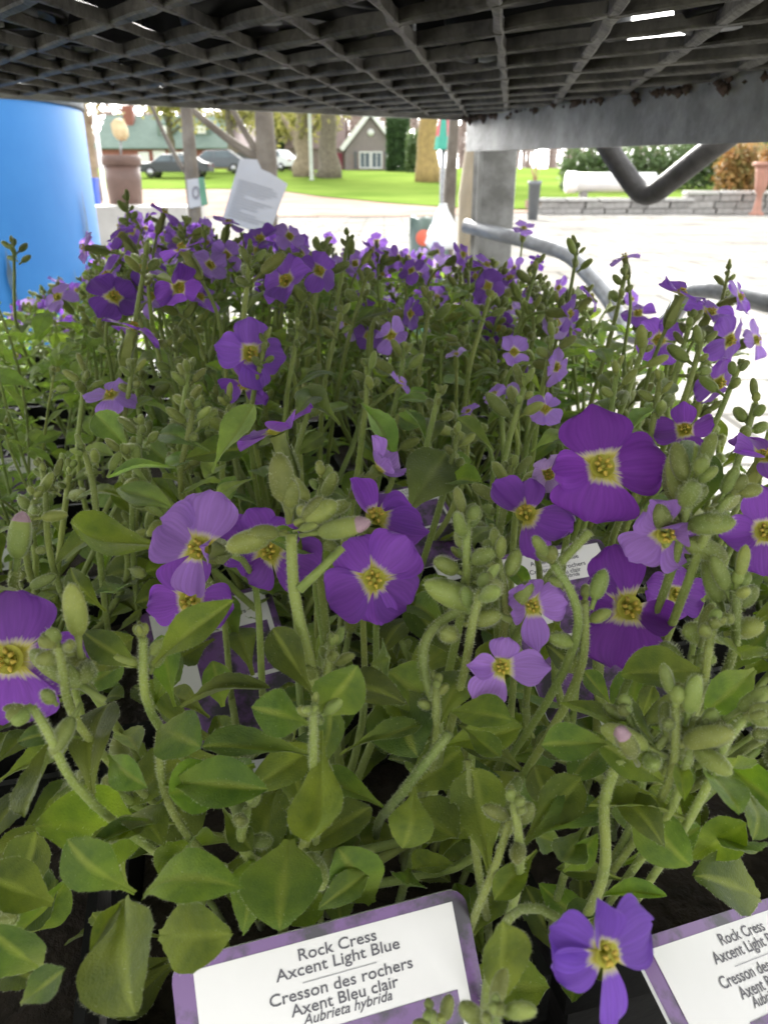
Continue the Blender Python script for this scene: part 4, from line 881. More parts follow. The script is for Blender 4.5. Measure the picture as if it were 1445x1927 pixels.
wb = MB(); wb.quad_pts([(.0031, -.034, 0), (LW - .0024, -.034, 0), (LW - .0024, -.0017, 0), (.0031, -.0017, 0)]); PANEL = wb.mesh('white_panel', 'tag_white', False)
wb = MB(); wb.quad_pts([(.0150, -.0325, 0), (LW - .0042, -.0325, 0), (LW - .0042, -.0140, 0), (.0150, -.0140, 0)]); PICT = wb.mesh('flower_picture', 'tag_photo', False)
def plant_label(TL, TR, D, lab):
    a = U(*TL); b = U(*TR); d = U(*D); X = (b - a).normalized(); dn = (d - a); dn = (dn - X * dn.dot(X)).normalized(); Zv = X.cross(-dn)
    s_ = (b - a).length / LW
    t = bpy.data.objects.new('plant_label', None); COL.objects.link(t); t.empty_display_size = .01
    m = Matrix.Identity(4)
    for i in range(3): m[i][0] = X[i] * s_; m[i][1] = -dn[i] * s_; m[i][2] = Zv[i] * s_; m[i][3] = a[i]
    t.matrix_basis = m; tag(t, lab, 'label')
    link('card', CARD, t); link('flower_picture', PICT, t, Matrix.Translation((0, 0, .0002))); link('white_panel', PANEL, t, Matrix.Translation((0, 0, .0001))); link('lettering', LETTER, t, Matrix.Translation((0, 0, .0002))); link('rule', RULE, t, Matrix.Translation((0, 0, .0002)))
plant_label((320, 1813, .115), (872, 1668, .127), (338, 1935, .113), 'white rock cress label with purple border and fully readable lettering in front of the leaves')
plant_label((1185, 1772, .122), (1500, 1672, .150), (1140, 1890, .112), 'slanted rock cress label partly behind the lowest violet flower')
plant_label((262, 1156, .235), (505, 1098, .247), (275, 1300, .222), 'shaded rock cress label buried among leaves below the lilac flower')
plant_label((915, 1050, .200), (1130, 1012, .210), (930, 1180, .190), 'rock cress label peeping out between the deep purple flowers')
plant_label((-90, 868, .36), (85, 850, .37), (-86, 930, .35), 'low pale label between grey-green leaves and the pale plants')
plant_label((690, 930, .26), (815, 905, .27), (700, 1000, .25), 'shaded label half hidden behind the bud clusters')

# ---------------------------------------------------------------- blue drum
def drum():
    c = Vector((-0.785, 1.35, 0)); t = thing('blue_drum', 'tall blue plastic drum with grey lid band standing beside the cart', 'drum', c)
    b = MB(); r = .30; prof = [(r * .94, 0), (r, .02), (r, .30), (r * 1.015, .315), (r * 1.015, .335), (r, .35), (r, .60), (r * 1.012, .615), (r * 1.012, .635), (r, .65), (r, .955), (r * .985, .97)]
    b.lathe(prof, 56); b.obj('body', 'blue', t)
    l = MB(); l.lathe([(r * 1.008, .960), (r * 1.01, .964), (r * 1.01, 1.01), (r * .99, 1.02), (r * .3, 1.03)], 56); l.obj('lid', 'lid', t)
    rr = random.Random(8)
    for k in range(9):
        a = R(-62 + k * 9 + rr.uniform(-4, 4)); z0 = rr.uniform(.58, .80); h = rr.uniform(.06, .14); w = R(rr.uniform(.25, 1.1)); s_ = MB(); st = 8
        for q in range(st + 1):
            z = z0 + h * q / st; ww = w * (0.15 + math.sin(math.pi * q / st)) * rr.uniform(.5, 1); aa = a + R(rr.uniform(-.25, .25))
            for e in (-1, 1): s_.v.append(((r * 1.0165) * math.cos(aa + e * ww), (r * 1.0165) * math.sin(aa + e * ww), z))
        for q in range(st): s_.face((q * 2, q * 2 + 1, q * 2 + 3, q * 2 + 2))
        s_.obj('scuff_mark', 'scuff', t)
drum()

# ---------------------------------------------------------------- trees, shrubs
def leaf_cloud(b, centre, rad, n_, size, rr, m=0):
    for q in range(n_):
        d = Vector((rr.gauss(0, 1), rr.gauss(0, 1), rr.gauss(0, 1))); d.normalize(); d *= rr.random() ** .45
        p = Vector(centre) + Vector((d.x * rad[0], d.y * rad[1], d.z * rad[2]))
        u = Vector((rr.uniform(-1, 1), rr.uniform(-1, 1), rr.uniform(-1, 1))).normalized(); v = u.orthogonal().normalized(); s_ = size * rr.uniform(.6, 1.3)
        b.quad_pts([p - u * s_, p + v * s_ * .6, p + u * s_, p - v * s_ * .6], m)
def tree(px, dist, base_r, h, lab, matn='bark', crown_m='spring', crown_n=1400, fork=None, group=None, low=None, x=None, leaf=.10, lean=0.0, taper=.35, crown_w=.33):
    rr = random.Random(int(px * 7 + dist)); x = far_x(px, dist) if x is None else x; z0 = terr(dist)
    t = thing('tree', lab, 'tree', (x, dist, z0 - .05), group)
    b = MB(); k = 10; pts = []; p = Vector((0, 0, 0)); hh = h * .55
    for i in range(k + 1): pts.append(Vector((lean * i / k * hh + rr.uniform(-.12, .12) * base_r * 2, rr.uniform(-.1, .1) * base_r, hh * i / k)))
    rad = [base_r * (1.35 if i == 0 else 1.06 if i == 1 else 1 - (1 - taper) * i / k) for i in range(k + 1)]
    b.tube(pts, rad, 12); b.obj('trunk', matn, t)
    crownb = MB(); tips = []
    for q in range(9):
        i = rr.randint(k // 2, k); a = q * 2.4 + rr.uniform(-.4, .4); L_ = h * rr.uniform(.25, .42); d = Vector((math.cos(a), math.sin(a), rr.uniform(.35, 1.1))).normalized()
        if low and q < low[0]: i = max(1, int(k * low[1])); d.z = rr.uniform(.3, .7); d.normalize()
        p0 = pts[i]; p1 = p0 + d * L_ * .5 + Vector((0, 0, L_ * .08)); p2 = p0 + d * L_ + Vector((0, 0, L_ * .22))
        lb = MB(); lb.tube(bez(p0, p0.lerp(p1, .7), p1, p2, 6), [rad[i] * .5 * (1 - .85 * s / 6) for s in range(7)], 7); lb.obj('limb', matn, t); tips.append((p2, L_)); tips.append((p1, L_ * .8))
    if crown_n:
        for (tp, L_) in tips: leaf_cloud(crownb, tp + Vector((0, 0, .1)), (L_ * .62, L_ * .62, L_ * .45), crown_n // len(tips), leaf, rr)
        leaf_cloud(crownb, (0, 0, h * .78), (h * crown_w, h * crown_w, h * .2), crown_n // 3, leaf, rr)
        crownb.obj('crown', crown_m, t, False)
    return t
tree(176, 30, .30, 9, 'grey-barked tree behind the brown barrel near the blue bin', 'bark_pale', crown_n=1200)
tree(572, 57, .62, 13, 'old tree with pale trunk and broad low yellow branches on the lawn', 'bark_pale', low=(4, .35), crown_n=2600, leaf=.2)
tree(622, 55, .68, 14, 'stout grey-brown tree left of the white-gabled house', 'bark', crown_n=2000, leaf=.2)
tree(806, 50, .70, 14, 'thick golden-barked tree trunk in front of the clipped hedge', 'bark_gold', crown_n=1600, leaf=.2)
tree(520, 80, .45, 12, 'tree with yellow spring leaves between the two houses', 'bark', low=(4, .4), crown_n=3000, leaf=.25, group='spring trees by the houses')
tree(330, 78, .4, 11, 'tree with yellow spring leaves before the green roof', 'bark', crown_n=2600, leaf=.22)
tree(440, 72, .4, 12, 'tall yellow-leaved tree above the parked cars', 'bark', crown_n=2600, leaf=.22)
def sapling(px, dist, r, h, lab, top_lean=0.0, branches=(), bark='bark_sap'):
    x = far_x(px, dist); t = thing('nursery_sapling', lab, 'sapling', (x, dist, 0))
    rr = random.Random(px); b = MB(); pts = [Vector((top_lean * (i / 9) + rr.uniform(-.006, .006), rr.uniform(-.006, .006), .28 + (h - .28) * i / 9)) for i in range(10)]
    b.tube(pts, [r * (1.1 - .5 * i / 9) * (1.2 if i in (3, 6) else 1) for i in range(10)], 9); b.obj('trunk', bark, t)
    for (z, dx, dz, rad) in branches:
        i = min(8, int((z - .28) / (h - .28) * 9)); p = pts[i]; q = p + Vector((dx, .03, dz)); bb = MB(); bb.tube(bez(p, p + Vector((dx * .3, 0, dz * .15)), q - Vector((dx * .3, 0, dz * .3)), q, 6), [rad, rad, rad * .9, rad * .8, rad * .7, rad * .6, rad * .4], 6); bb.obj('branch', bark, t)
    pb = MB(); pb.lathe([(.11, 0), (.14, .27), (.15, .27), (.15, .30), (.14, .30), (.13, .27), (.01, .27)], 18); pb.obj('pot', 'black_plastic', t)
    cb = MB()
    for q in range(5): leaf_cloud(cb, (rr.uniform(-.2, .2) + top_lean, rr.uniform(-.2, .2), h + rr.uniform(-.3, .2)), (.25, .25, .25), 60, .03, rr)
    cb.obj('crown', 'spring', t, False); return t
sapling(368, 2.6, .020, 2.0, 'slender potted sapling with a small printed tag tied low on its stem', -.03, ((.95, -.22, .5, .007),))
sapling(496, 3.0, .034, 2.2, 'forked potted sapling behind the large grey tag', .03, ((1.02, -.42, .30, .016), (1.05, -.24, .42, .013)))
sapling(872, 2.4, .026, 1.9, 'pale-barked sapling trunk close to the cart post', .06, (), 'bark_pale')
sapling(838, 2.9, .020, 1.9, 'thin dark sapling stem beside the potting soil bag', .05, ())

# hanging tags
def flat_card(name, corners, dist, matn, lab, cat, thick=.003, lines=0, mark=None, notch=False):
    pts = [U(px, py, z) for (px, py, z) in corners]; c = sum(pts, Vector()) / len(pts); t = thing(name, lab, cat, c)
    n_ = (pts[1] - pts[0]).cross(pts[2] - pts[0]).normalized()
    if n_.dot(CAMP - c) < 0: n_ = -n_
    b = MB(); k = len(pts); b.v += [tuple(p - c) for p in pts] + [tuple(p - c - n_ * thick) for p in pts]
    b.face(range(k)); b.face(range(2 * k - 1, k - 1, -1))
    for j in range(k): b.face((j, (j + 1) % k, k + (j + 1) % k, k + j))
    b.obj('card', matn, t, False)
    return t, n_, c
t, n_, c = flat_card('hanging_tag', [(452, 298, 1.6), (484, 300, 1.6), (492, 318, 1.6), (510, 326, 1.6), (541, 346, 1.6), (512, 425, 1.6), (470, 432, 1.6), (418, 415, 1.6)], 1.6, 'paper', 'large tilted grey printed tag hanging on the forked sapling', 'tag')
lb = MB(); a = U(446, 335, 1.6); Xd = (U(536, 362, 1.6) - a); Dd = (U(424, 405, 1.6) - a)
for k in range(14):
    f = k / 13 * .95 + .02; w = rnd.uniform(.55, .95) if k not in (5, 10) else .3; h_ = .022
    p = a + Dd * f + Xd * .05; q = p + Xd * (w - .08); lb.quad_pts([p + n_ * .0015 - c, p + Dd * h_ + n_ * .0015 - c, q + Dd * h_ + n_ * .0015 - c, q + n_ * .0015 - c])
lb.obj('printed_lines', 'paper_ink', t, False)
t, n_, c = flat_card('sapling_tag', [(352, 338, 2.3), (384, 334, 2.3), (392, 385, 2.3), (356, 392, 2.3)], 2.3, 'paper', 'small grey tag with a dark ring emblem on the slender sapling', 'tag')
em = MB(); cc = U(369, 363, 2.3) - c + n_ * .002; ex = RGT; ey = UPV
for q in range(18):
    a0, a1 = q / 18 * 6.283, (q + 1) / 18 * 6.283
    em.quad_pts([cc + (ex * math.cos(a_) * .011 + ey * math.sin(a_) * .02) * s_ for (a_, s_) in ((a0, 1), (a1, 1), (a1, .6), (a0, .6))])
em.obj('emblem', 'ink', t, False)
sd = MB(); sd.quad_pts([U(384, 334, 2.3) - c + n_ * .002, U(374, 335, 2.3) - c + n_ * .002, U(380, 388, 2.3) - c + n_ * .002, U(392, 385, 2.3) - c + n_ * .002]); sd.obj('dark_stripe', 'bag_green', t, False)

# potting soil bag and white plastic
def sack(name, px0, px1, py0, py1, z, mats, lab):
    c = (U(px0, py1, z) + U(px1, py1, z)) / 2; t = thing(name, lab, 'bag', (c.x, c.y, 0)); w = (px1 - px0) / FPX * z; top = U((px0 + px1) / 2, py0, z).z
    b = MB(); nx, nz = 10, 14; rr = random.Random(px0)
    for side in (-1, 1):
        for i in range(nx + 1):
            for j in range(nz + 1):
                x = (i / nx - .5); zz = j / nz; bulge = .09 * (1 - (2 * x) ** 4) * (math.sin(math.pi * min(1, zz * .9 + .1)) ** .6) + rr.uniform(-.006, .006)
                b.v.append((x * w * (1 + .05 * math.sin(zz * 5)), side * max(bulge, .004), zz * top + rr.uniform(-.008, .008)))
    n_ = nz + 1
    for s_ in (0, 1):
        o = s_ * (nx + 1) * n_
        for i in range(nx):
            for j in range(nz):
                f = (o + i * n_ + j, o + (i + 1) * n_ + j, o + (i + 1) * n_ + j + 1, o + i * n_ + j + 1); b.face(f if s_ == 0 else f[::-1], 1 if j >= nz - 3 else 0)
    o = (nx + 1) * n_
    for i in range(nx): b.face((i * n_ + nz, (i + 1) * n_ + nz, o + (i + 1) * n_ + nz, o + i * n_ + nz), 1)
    for j in range(nz): b.face((j, j + 1, o + j + 1, o + j)); b.face((nx * n_ + j, nx * n_ + j + 1, o + nx * n_ + j + 1, o + nx * n_ + j))
    b.obj('sack', mats, t); return t, w, top
t, w, top = sack('soil_bag', 768, 845, 408, 510, 2.1, ['bag_green', 'bag_dark'], 'green potting soil bag with red and yellow flower print standing below the saplings')
for (x, z, r_, m_) in ((-.020, top - .045, .020, 'bag_red'), (.022, top - .032, .024, 'bag_yellow')):
    b = MB(); b.lathe([(r_ * .2, .003), (r_ * .7, .002), (r_, 0)], 14, cap0=True, cap1=False); o = b.obj('printed_flower', m_, t); o.matrix_basis = Matrix.Translation((x, -.088, z)) @ Matrix.Rotation(R(90), 4, 'X')
b = MB(); ws = U(832, 440, 1.9); rr = random.Random(2); n_ = 16
prof = [(.014, .10), (.02, .085), (.034, .06), (.05, .03), (.062, 0), (.066, -.03), (.05, -.05)]
for (r_, z) in prof:
    for j in range(n_):
        a = 6.283 * j / n_; q = .55 * r_ * (1 + .16 * math.sin(a * 5 + z * 60) + rr.uniform(-.06, .06)); b.v.append((q * math.cos(a), q * math.sin(a) * .5, z * .7))
for i in range(len(prof) - 1):
    for j in range(n_): b.face((i * n_ + j, i * n_ + (j + 1) % n_, i * n_ + n_ + (j + 1) % n_, i * n_ + n_ + j))
b.face(range(n_)); b.face(range((len(prof) - 1) * n_, len(prof) * n_)); o = b.obj('plastic_bag', 'bag_white'); o.location = ws; tag(o, 'crumpled white plastic bag hanging in front of the soil bag', 'plastic bag')

# brown barrel, stone ornament, recycling bin
d = 9.0; x = far_x(234, d); zt = far_z(297, d); zb = far_z(382, d)
lg = MB(); lg.box((0, 0, zb / 2 - .005), (1.6, .9, zb - .01)); o = lg.obj('stone_ledge', 'cap', None, False); o.location = (far_x(225, d), d, 0); tag(o, 'low pale stone ledge under the brown barrel', 'ledge')
t = thing('brown_barrel', 'brown barrel planter with a thick rim on the stone ledge', 'barrel', (x, d, zb)); h = zt - zb; r = 33 / K * d
b = MB(); b.lathe([(r * .86, 0), (r * .9, .01), (r * .98, h * .5), (r * .96, h * .8)], 28); b.obj('body', 'brown_barrel', t)
b = MB(); b.lathe([(r * 1.0, h * .80), (r * 1.07, h * .815), (r * 1.07, h * .985), (r * 1.04, h), (r * .98, h), (r * .95, h * .93), (r * .01, h * .93)], 28); b.obj('rim', 'brown_barrel', t)
t = thing('stone_ornament', 'pale yellow rough stone ornament on a thin rod above the brown barrel', 'ornament', (x, d, zt - h * .07))
b = MB(); b.tube([(0, 0, 0), (.02, 0, far_z(270, d) - zt + h * .07)], .012, 8); b.obj('rod', 'rod', t)
bm = bmesh.new(); bmesh.ops.create_icosphere(bm, subdivisions=2, radius=1)
for v in bm.verts:
    n1 = noise.noise(v.co * 1.3) * .3; v.co *= (1 + n1); v.co.x *= 16 / K * d; v.co.y *= 14 / K * d; v.co.z *= 19 / K * d * (1.0 - .25 * (v.co.z > 0) * abs(v.co.x) * 4)
me = bpy.data.meshes.new('stone'); bm.to_mesh(me); bm.free(); me.materials.append(M['cream']); o = link('stone', me, t); o.location = (.03, 0, far_z(254, d) - zt + h * .07)
d = 11; x = far_x(181, d); b = MB(); zb = far_z(383, d); zt = far_z(335, d); w = 22 / K * d
t = thing('recycling_bin', 'bright blue recycling bin beside the brown barrel', 'bin', (x - w * .4, d, 0))
b.v += [(sx * w * k * .5, sy * w * k * .5, z) for z, k in ((0, .75), (zt - .04, 1)) for sx, sy in ((-1, -1), (1, -1), (1, 1), (-1, 1))]
for j in range(4): b.face((j, (j + 1) % 4, 4 + (j + 1) % 4, 4 + j))
b.face((3, 2, 1, 0)); b.face((4, 5, 6, 7)); b.obj('tub', 'blue_dark', t, False); b = MB(); b.box((0, 0, zt - .018), (w * 1.12, w * 1.12, .036)); b.obj('rim', 'blue_dark', t, False)

# ---------------------------------------------------------------- houses
def opening(parent, name, x, z, w, h, y, mat_pane='glass', frame_w=.09, cross=True, shutters=False):
    f = MB(); fy = y - .04
    for (cx, cz_, sx, sz) in ((x, z + h / 2, w + frame_w * 2, frame_w), (x, z - h / 2, w + frame_w * 2, frame_w), (x - w / 2 - frame_w / 2, z, frame_w, h - frame_w), (x + w / 2 + frame_w / 2, z, frame_w, h - frame_w)): f.box((cx, fy, cz_), (sx, .09, sz))
    if cross: f.box((x, fy, z), (frame_w * .6, .07, h - frame_w))
    o = f.obj(name, 'white', parent, False)
    p = MB(); p.box((x, y - .012, z), (w, .02, h)); q = p.obj('pane', mat_pane, o, False)
    return o
def gable_prism(w, dep, z0, z1, over=.3, thick=.12):
    "roof with ridge along x"
    b = MB(); hw = w / 2 + over
    for s_ in (-1, 1):
        y0 = s_ * (dep / 2 + over); zo = z0 - over * (z1 - z0) / (dep / 2)
        p = [(-hw, y0, zo), (hw, y0, zo), (hw, 0, z1), (-hw, 0, z1)]
        k = len(b.v); b.v += p + [(x, y, z + thick) for x, y, z in p]
        for q in ((0, 1, 2, 3), (4, 7, 6, 5), (0, 4, 5, 1), (1, 5, 6, 2), (2, 6, 7, 3), (3, 7, 4, 0)): b.face([k + i for i in q])
    return b
d = 90; zg = terr(d - 5); x0, x1 = far_x(192, d), far_x(432, d); ze, zr = far_z(283, d), far_z(226, d); w = x1 - x0
t = thing('brick_house', 'long red brick house with grey-green roof and dark garage behind the parked cars', 'house', ((x0 + x1) / 2, d + 5, zg - .3)); hz = ze - zg + .3; hr = zr - zg + .3
b = MB(); b.box((0, 0, hz / 2), (w, 10, hz)); b.obj('wall', 'brick', t, False)
gable_prism(w, 10, hz + .01, hr).obj('roof', 'roof_green', t, False)
for px in (316, 380): # dormers
    xx = far_x(px, d) - (x0 + x1) / 2; b = MB(); b.box((xx, -2.6, hz + 1.7), (1.9, 1.6, 1.3)); o = b.obj('dormer', 'roof_green', t, False); b = MB(); b.box((xx, -3.42, hz + 1.75), (1.1, .05, .75)); b.obj('pane', 'white', o, False)
for px, ww in ((277, .9), (350, 1.2), (398, .8), (412, .8)): opening(t, 'window', far_x(px, d) - (x0 + x1) / 2, hz * .55, ww, 1.3, -5.0, 'white' if px in (277, 412) else 'glass')
opening(t, 'door', far_x(306, d) - (x0 + x1) / 2, hz * .46, 1.1, 2.0, -5.0, 'white', cross=False)
b = MB(); b.box((far_x(238, d) - (x0 + x1) / 2, -1.2, hr - .2), (1.0, 1.0, 2.2)); b.obj('chimney', 'brick', t, False)
xg0, xg1 = far_x(432, d), far_x(545, d); t = thing('garage_wing', 'low garage wing with brown roof and wide dark door joined to the brick house', 'garage', ((xg0 + xg1) / 2, d + 5, zg - .3)); w = xg1 - xg0 - .05
b = MB(); b.box((0, 0, hz / 2), (w, 9, hz)); b.obj('wall', 'brick_brown', t, False); gable_prism(w, 9, hz + .01, hz + 2.2, .1).obj('roof', 'roof_brown', t, False)
b = MB(); b.box((-w * .12, -4.53, hz * .42), (w * .62, .06, hz * .8)); b.obj('garage_door', 'dark_door', t, False)
d = 80; zg = terr(d); xa = far_x(698, d); hw = far_x(745, d) - far_x(650, d); ze = far_z(283, d) - zg + .2; za = far_z(228, d) - zg + .2
t = thing('gabled_house', 'small brown house with a white-edged gable and white paned window', 'house', (xa, d + 4, zg - .2))
b = MB(); W = hw * 1.0; p = [(-W / 2, 0), (W / 2, 0), (W / 2, ze), (0, za), (-W / 2, ze)]
b.v += [(x, -4, z) for x, z in p] + [(x, 4, z) for x, z in p]; b.face(range(5)); b.face(range(9, 4, -1))
for j in range(5): b.face((j, 5 + j, 5 + (j + 1) % 5, (j + 1) % 5))
b.obj('front_wall', 'siding', t, False)
b = MB(); b.box((.3, -4.02, ze * .36), (W * .92, .04, ze * .72)); b.obj('brick_band', 'brick_brown', t, False)
rf = MB()
for s_ in (-1, 1):
    sl = (za - ze) / (W / 2); pp = [(s_ * (W / 2 + .3), ze - .3 * sl), (0, za)]
    k = len(rf.v); rf.v += [(x, y, z + dz) for dz in (.02, .16) for y in (-4.35, 4.3) for x, z in pp]
    for q in ((0, 1, 3, 2), (4, 6, 7, 5), (0, 4, 5, 1), (2, 3, 7, 6), (0, 2, 6, 4), (1, 5, 7, 3)): rf.face([k + i for i in q])
ro = rf.obj('roof', 'roof_brown', t, False)
for s_ in (-1, 1):
    k = MB(); L_ = math.hypot(W / 2 + .35, (za - ze) * (1 + .7 / W)); a = math.atan2(za - ze, W / 2)
    k.box((s_ * (W / 4 + .17), -4.38, (ze + za) / 2 - .02), (L_, .05, .42), mtx=Matrix.Rotation(s_ * a, 3, 'Y')); k.obj('bargeboard', 'white', ro, False)
v = MB(); v.lathe([(.05, 0), (.3, .0), (.32, .04), (.05, .05)], 14); o = v.obj('round_vent', 'white', t); o.matrix_basis = Matrix.Translation((0, -4.03, za - 1.55)) @ Matrix.Rotation(R(90), 4, 'X')
for dx in (-.55, .55): opening(t, 'window', dx, ze * .50, .85, 1.35, -4.05, 'glass', .1)
for dx in (-1.45, 1.45): b = MB(); b.box((dx, -4.08, ze * .5), (.3, .05, 1.45)); b.obj('shutter', 'dark_door', t, False)
wg = MB(); wl = 5.5; wg.box((-W / 2 - wl / 2 - .02, .6, ze * .49), (wl, 6.0, ze * .98)); wgo = wg.obj('side_wing', 'brick_brown', t, False)
rb_ = gable_prism(wl, 6, ze, za - .1, .15); rb_.v = [(x - W / 2 - wl / 2 - .2, y + .6, z) for x, y, z in rb_.v]; rb_.obj('side_roof', 'roof_brown', t, False)
b = MB(); b.box((-W / 2 - .75, -2.43, ze * .42), (.85, .06, ze * .75)); b.obj('door', 'red_door', t, False)
opening(t, 'window', -W / 2 - 4.2, ze * .5, 1.0, 1.2, -2.42, 'glass')

# ---------------------------------------------------------------- cars
def car(px, dist, L_, H, paint, lab, heading=90):
    x = far_x(px, dist); z0 = terr(dist) + .05; t = thing('parked_car', lab, 'car', (x, dist, z0), 'cars parked before the brick house'); t.rotation_euler.z = R(heading - 90)
    W = 1.75; side = [(-.5, .24), (-.5, .46), (-.47, .58), (-.30, .63), (-.16, .96), (.22, 1.0), (.40, .66), (.49, .60), (.5, .26)]
    b = MB(); n_ = len(side)
    for yy, k in ((-W / 2, .97), (-W / 2 + .06, 1), (W / 2 - .06, 1), (W / 2, .97)):
        for (u, v) in side:
            tuck = max(0, (v - .62)) * .55; b.v.append((u * L_ * k, yy * (1 - tuck), v * H * (.985 if k < 1 else 1)))
    for r_ in range(3):
        for j in range(n_): b.face((r_ * n_ + j, r_ * n_ + (j + 1) % n_, (r_ + 1) * n_ + (j + 1) % n_, (r_ + 1) * n_ + j))
    b.face(range(n_)); b.face(range(4 * n_ - 1, 3 * n_ - 1, -1)); b.obj('body', paint, t, False)
    for s_ in (-1, 1):
        for (u0, u1, v0, v1) in ((-.24, -.03, .67, .92), (0.0, .28, .67, .93)):
            g = MB(); q = [(u0 * L_, v0), (u1 * L_, v0), (min(u1, .24) * L_, v1), ((u0 + .075 if u0 < -.1 else u0) * L_, v1)]
            pts = [(x_, s_ * (W / 2 * (1 - (v - .62) * .55) + .012), v * H) for x_, v in q]; g.quad_pts(pts if s_ < 0 else pts[::-1]); g.obj('window', 'glass', t, False)
        for u in (-.32, .31):
            w_ = MB(); w_.lathe([(.16, -.1), (.30, -.1), (.325, -.07), (.325, .07), (.30, .1), (.16, .1)], 18); o = w_.obj('wheel', 'tyre', t); o.matrix_basis = Matrix.Translation((u * L_, s_ * (W / 2 - .06), .325)) @ Matrix.Rotation(R(90), 4, 'X')
            r_ = MB(); r_.lathe([(.02, -.108), (.2, -.108), (.2, .108), (.02, .108)], 14); r_.obj('rim', 'rim', o)
    for s_ in (-1, 1):
        hl = MB(); hl.box((-.488 * L_, s_ * .6, .5 * H), (.06, .34, .12)); hl.obj('headlight', 'white', t, False); tl = MB(); tl.box((.49 * L_, s_ * .62, .52 * H), (.06, .28, .14)); tl.obj('tail_light', 'red_door', t, False)
car(335, 55, 4.6, 1.42, 'car_dark', 'dark sedan parked on the grass edge before the brick house')
car(412, 62, 4.3, 1.55, 'car_grey', 'grey car parked behind the dark sedan by the garage')
car(520, 70, 3.9, 1.6, 'car_white', 'white car parked by the hedge end of the garage', 60)

# poles, umbrella, hedges, wall, pipe, urn
def pole(px, dist, r_, z1, matn, lab, name='pole', cat='pole'):
    b = MB(); h_ = z1 - terr(dist); b.lathe([(r_ * 1.5, 0), (r_ * 1.5, .12), (r_, .14), (r_ * .9, h_), (r_ * .5, h_ + .03)], 12); o = b.obj(name, matn); o.location = (far_x(px, dist), dist, terr(dist)); tag(o, lab, cat)
pole(587, 52, .10, 8, 'plastic_pale', 'slim pale pole between the two old trees on the lawn')
pole(195, 24, .06, 5, 'white', 'thin white post by the grey-barked tree')
t = thing('parasol', 'closed green and red parasol beside the thin sapling', 'parasol', (far_x(832, 7), 7, 0))
b = MB(); b.tube([(0, 0, 0), (0, 0, far_z(215, 7))], .02, 8); b.obj('pole', 'rod', t)
b = MB(); rr = random.Random(3); prof = [(.02, far_z(222, 7)), (.04, far_z(240, 7)), (.055, far_z(265, 7)), (.065, far_z(287, 7))]
for (r_, z) in prof:
    for j in range(14): a = 6.283 * j / 14; q = r_ * (1.15 if j % 2 else .75); b.v.append((q * math.cos(a), q * math.sin(a), z))
for i in range(3):
    for j in range(14): b.face((i * 14 + j, i * 14 + (j + 1) % 14, i * 14 + 14 + (j + 1) % 14, i * 14 + 14 + j), 1 if (j // 4) % 2 and i < 2 else 0)
b.obj('canopy', ['teal', 'pink'], t)
def bush(name, px0, px1, py0, py1, dist, matn, lab, cat, n_=2500, size=.09, boxy=False, dep=1.2, group=None):
    x0, x1 = far_x(px0, dist), far_x(px1, dist); z0, z1 = terr(dist) - .05, far_z(py0, dist); c = Vector(((x0 + x1) / 2, dist, z0)); rr = random.Random(px0 + py0)
    t = thing(name, lab, cat, c, group); b = MB(); w = (x1 - x0) / 2; h_ = z1 - z0
    for q in range(n_):
        if boxy: p = Vector((rr.uniform(-1, 1) * w, rr.uniform(-1, 1) * dep, rr.random() * h_)); 
        else:
            cc = Vector((rr.choice((-.62, -.3, 0, .33, .66)) * w, rr.uniform(-.3, .3) * dep, h_ * rr.choice((.3, .42, .5)))); dd = Vector((rr.gauss(0, 1), rr.gauss(0, 1), rr.gauss(0, 1))).normalized() * rr.random() ** .4
            p = cc + Vector((dd.x * w * .42, dd.y * dep * .8, dd.z * h_ * .5)); p.z = max(.02, p.z)
        if boxy and rr.random() < .6: p[rr.choice((0, 1, 2))] *= 1; p.y = -dep * rr.uniform(.8, 1.04)
        u = Vector((rr.uniform(-1, 1), rr.uniform(-1, 1), rr.uniform(-1, 1))).normalized(); v = u.orthogonal().normalized(); s_ = size * rr.uniform(.6, 1.4)
        b.quad_pts([p - u * s_, p + v * s_ * .6, p + u * s_, p - v * s_ * .6])
    b.obj('foliage', matn, t, False)
    st = MB()
    for q in range(5): st.tube([(rr.uniform(-.5, .5) * w, 0, 0), (rr.uniform(-.6, .6) * w, rr.uniform(-.3, .3) * dep, h_ * .6)], [size * .4, size * .2], 5)
    st.obj('stem', 'bark', t)
bush('clipped_hedge', 727, 768, 236, 318, 72, 'hedge', 'tall clipped dark green hedge beside the gabled house', 'hedge', 3500, .16, True)
bush('clipped_shrub', 762, 790, 248, 318, 66, 'shrub', 'shorter rounded shrub between the hedge and the golden trunk', 'shrub', 1800, .14)
bush('clipped_hedge', 522, 560, 262, 325, 84, 'hedge', 'dark low hedge between the garage and the pale old tree', 'hedge', 1800, .18)
for (a, b_, top, dd, m_, lab) in ((1050, 1180, 268, 38, 'shrub', 'green shrub above the white pipe on the right lawn'), (1150, 1300, 258, 40, 'shrub', 'broad green shrub behind the V-shaped brace rod'), (1345, 1425, 262, 35, 'orange', 'orange-leaved shrub near the terracotta urn'), (1250, 1380, 256, 41, 'shrub', 'leafy green shrub behind the orange-leaved shrub'), (1390, 1500, 250, 39, 'shrub', 'green shrub behind the terracotta urn')):
    bush('shrub', a, b_, top, 320, dd, m_, lab, 'shrub', 3000, .11, dep=1.0)
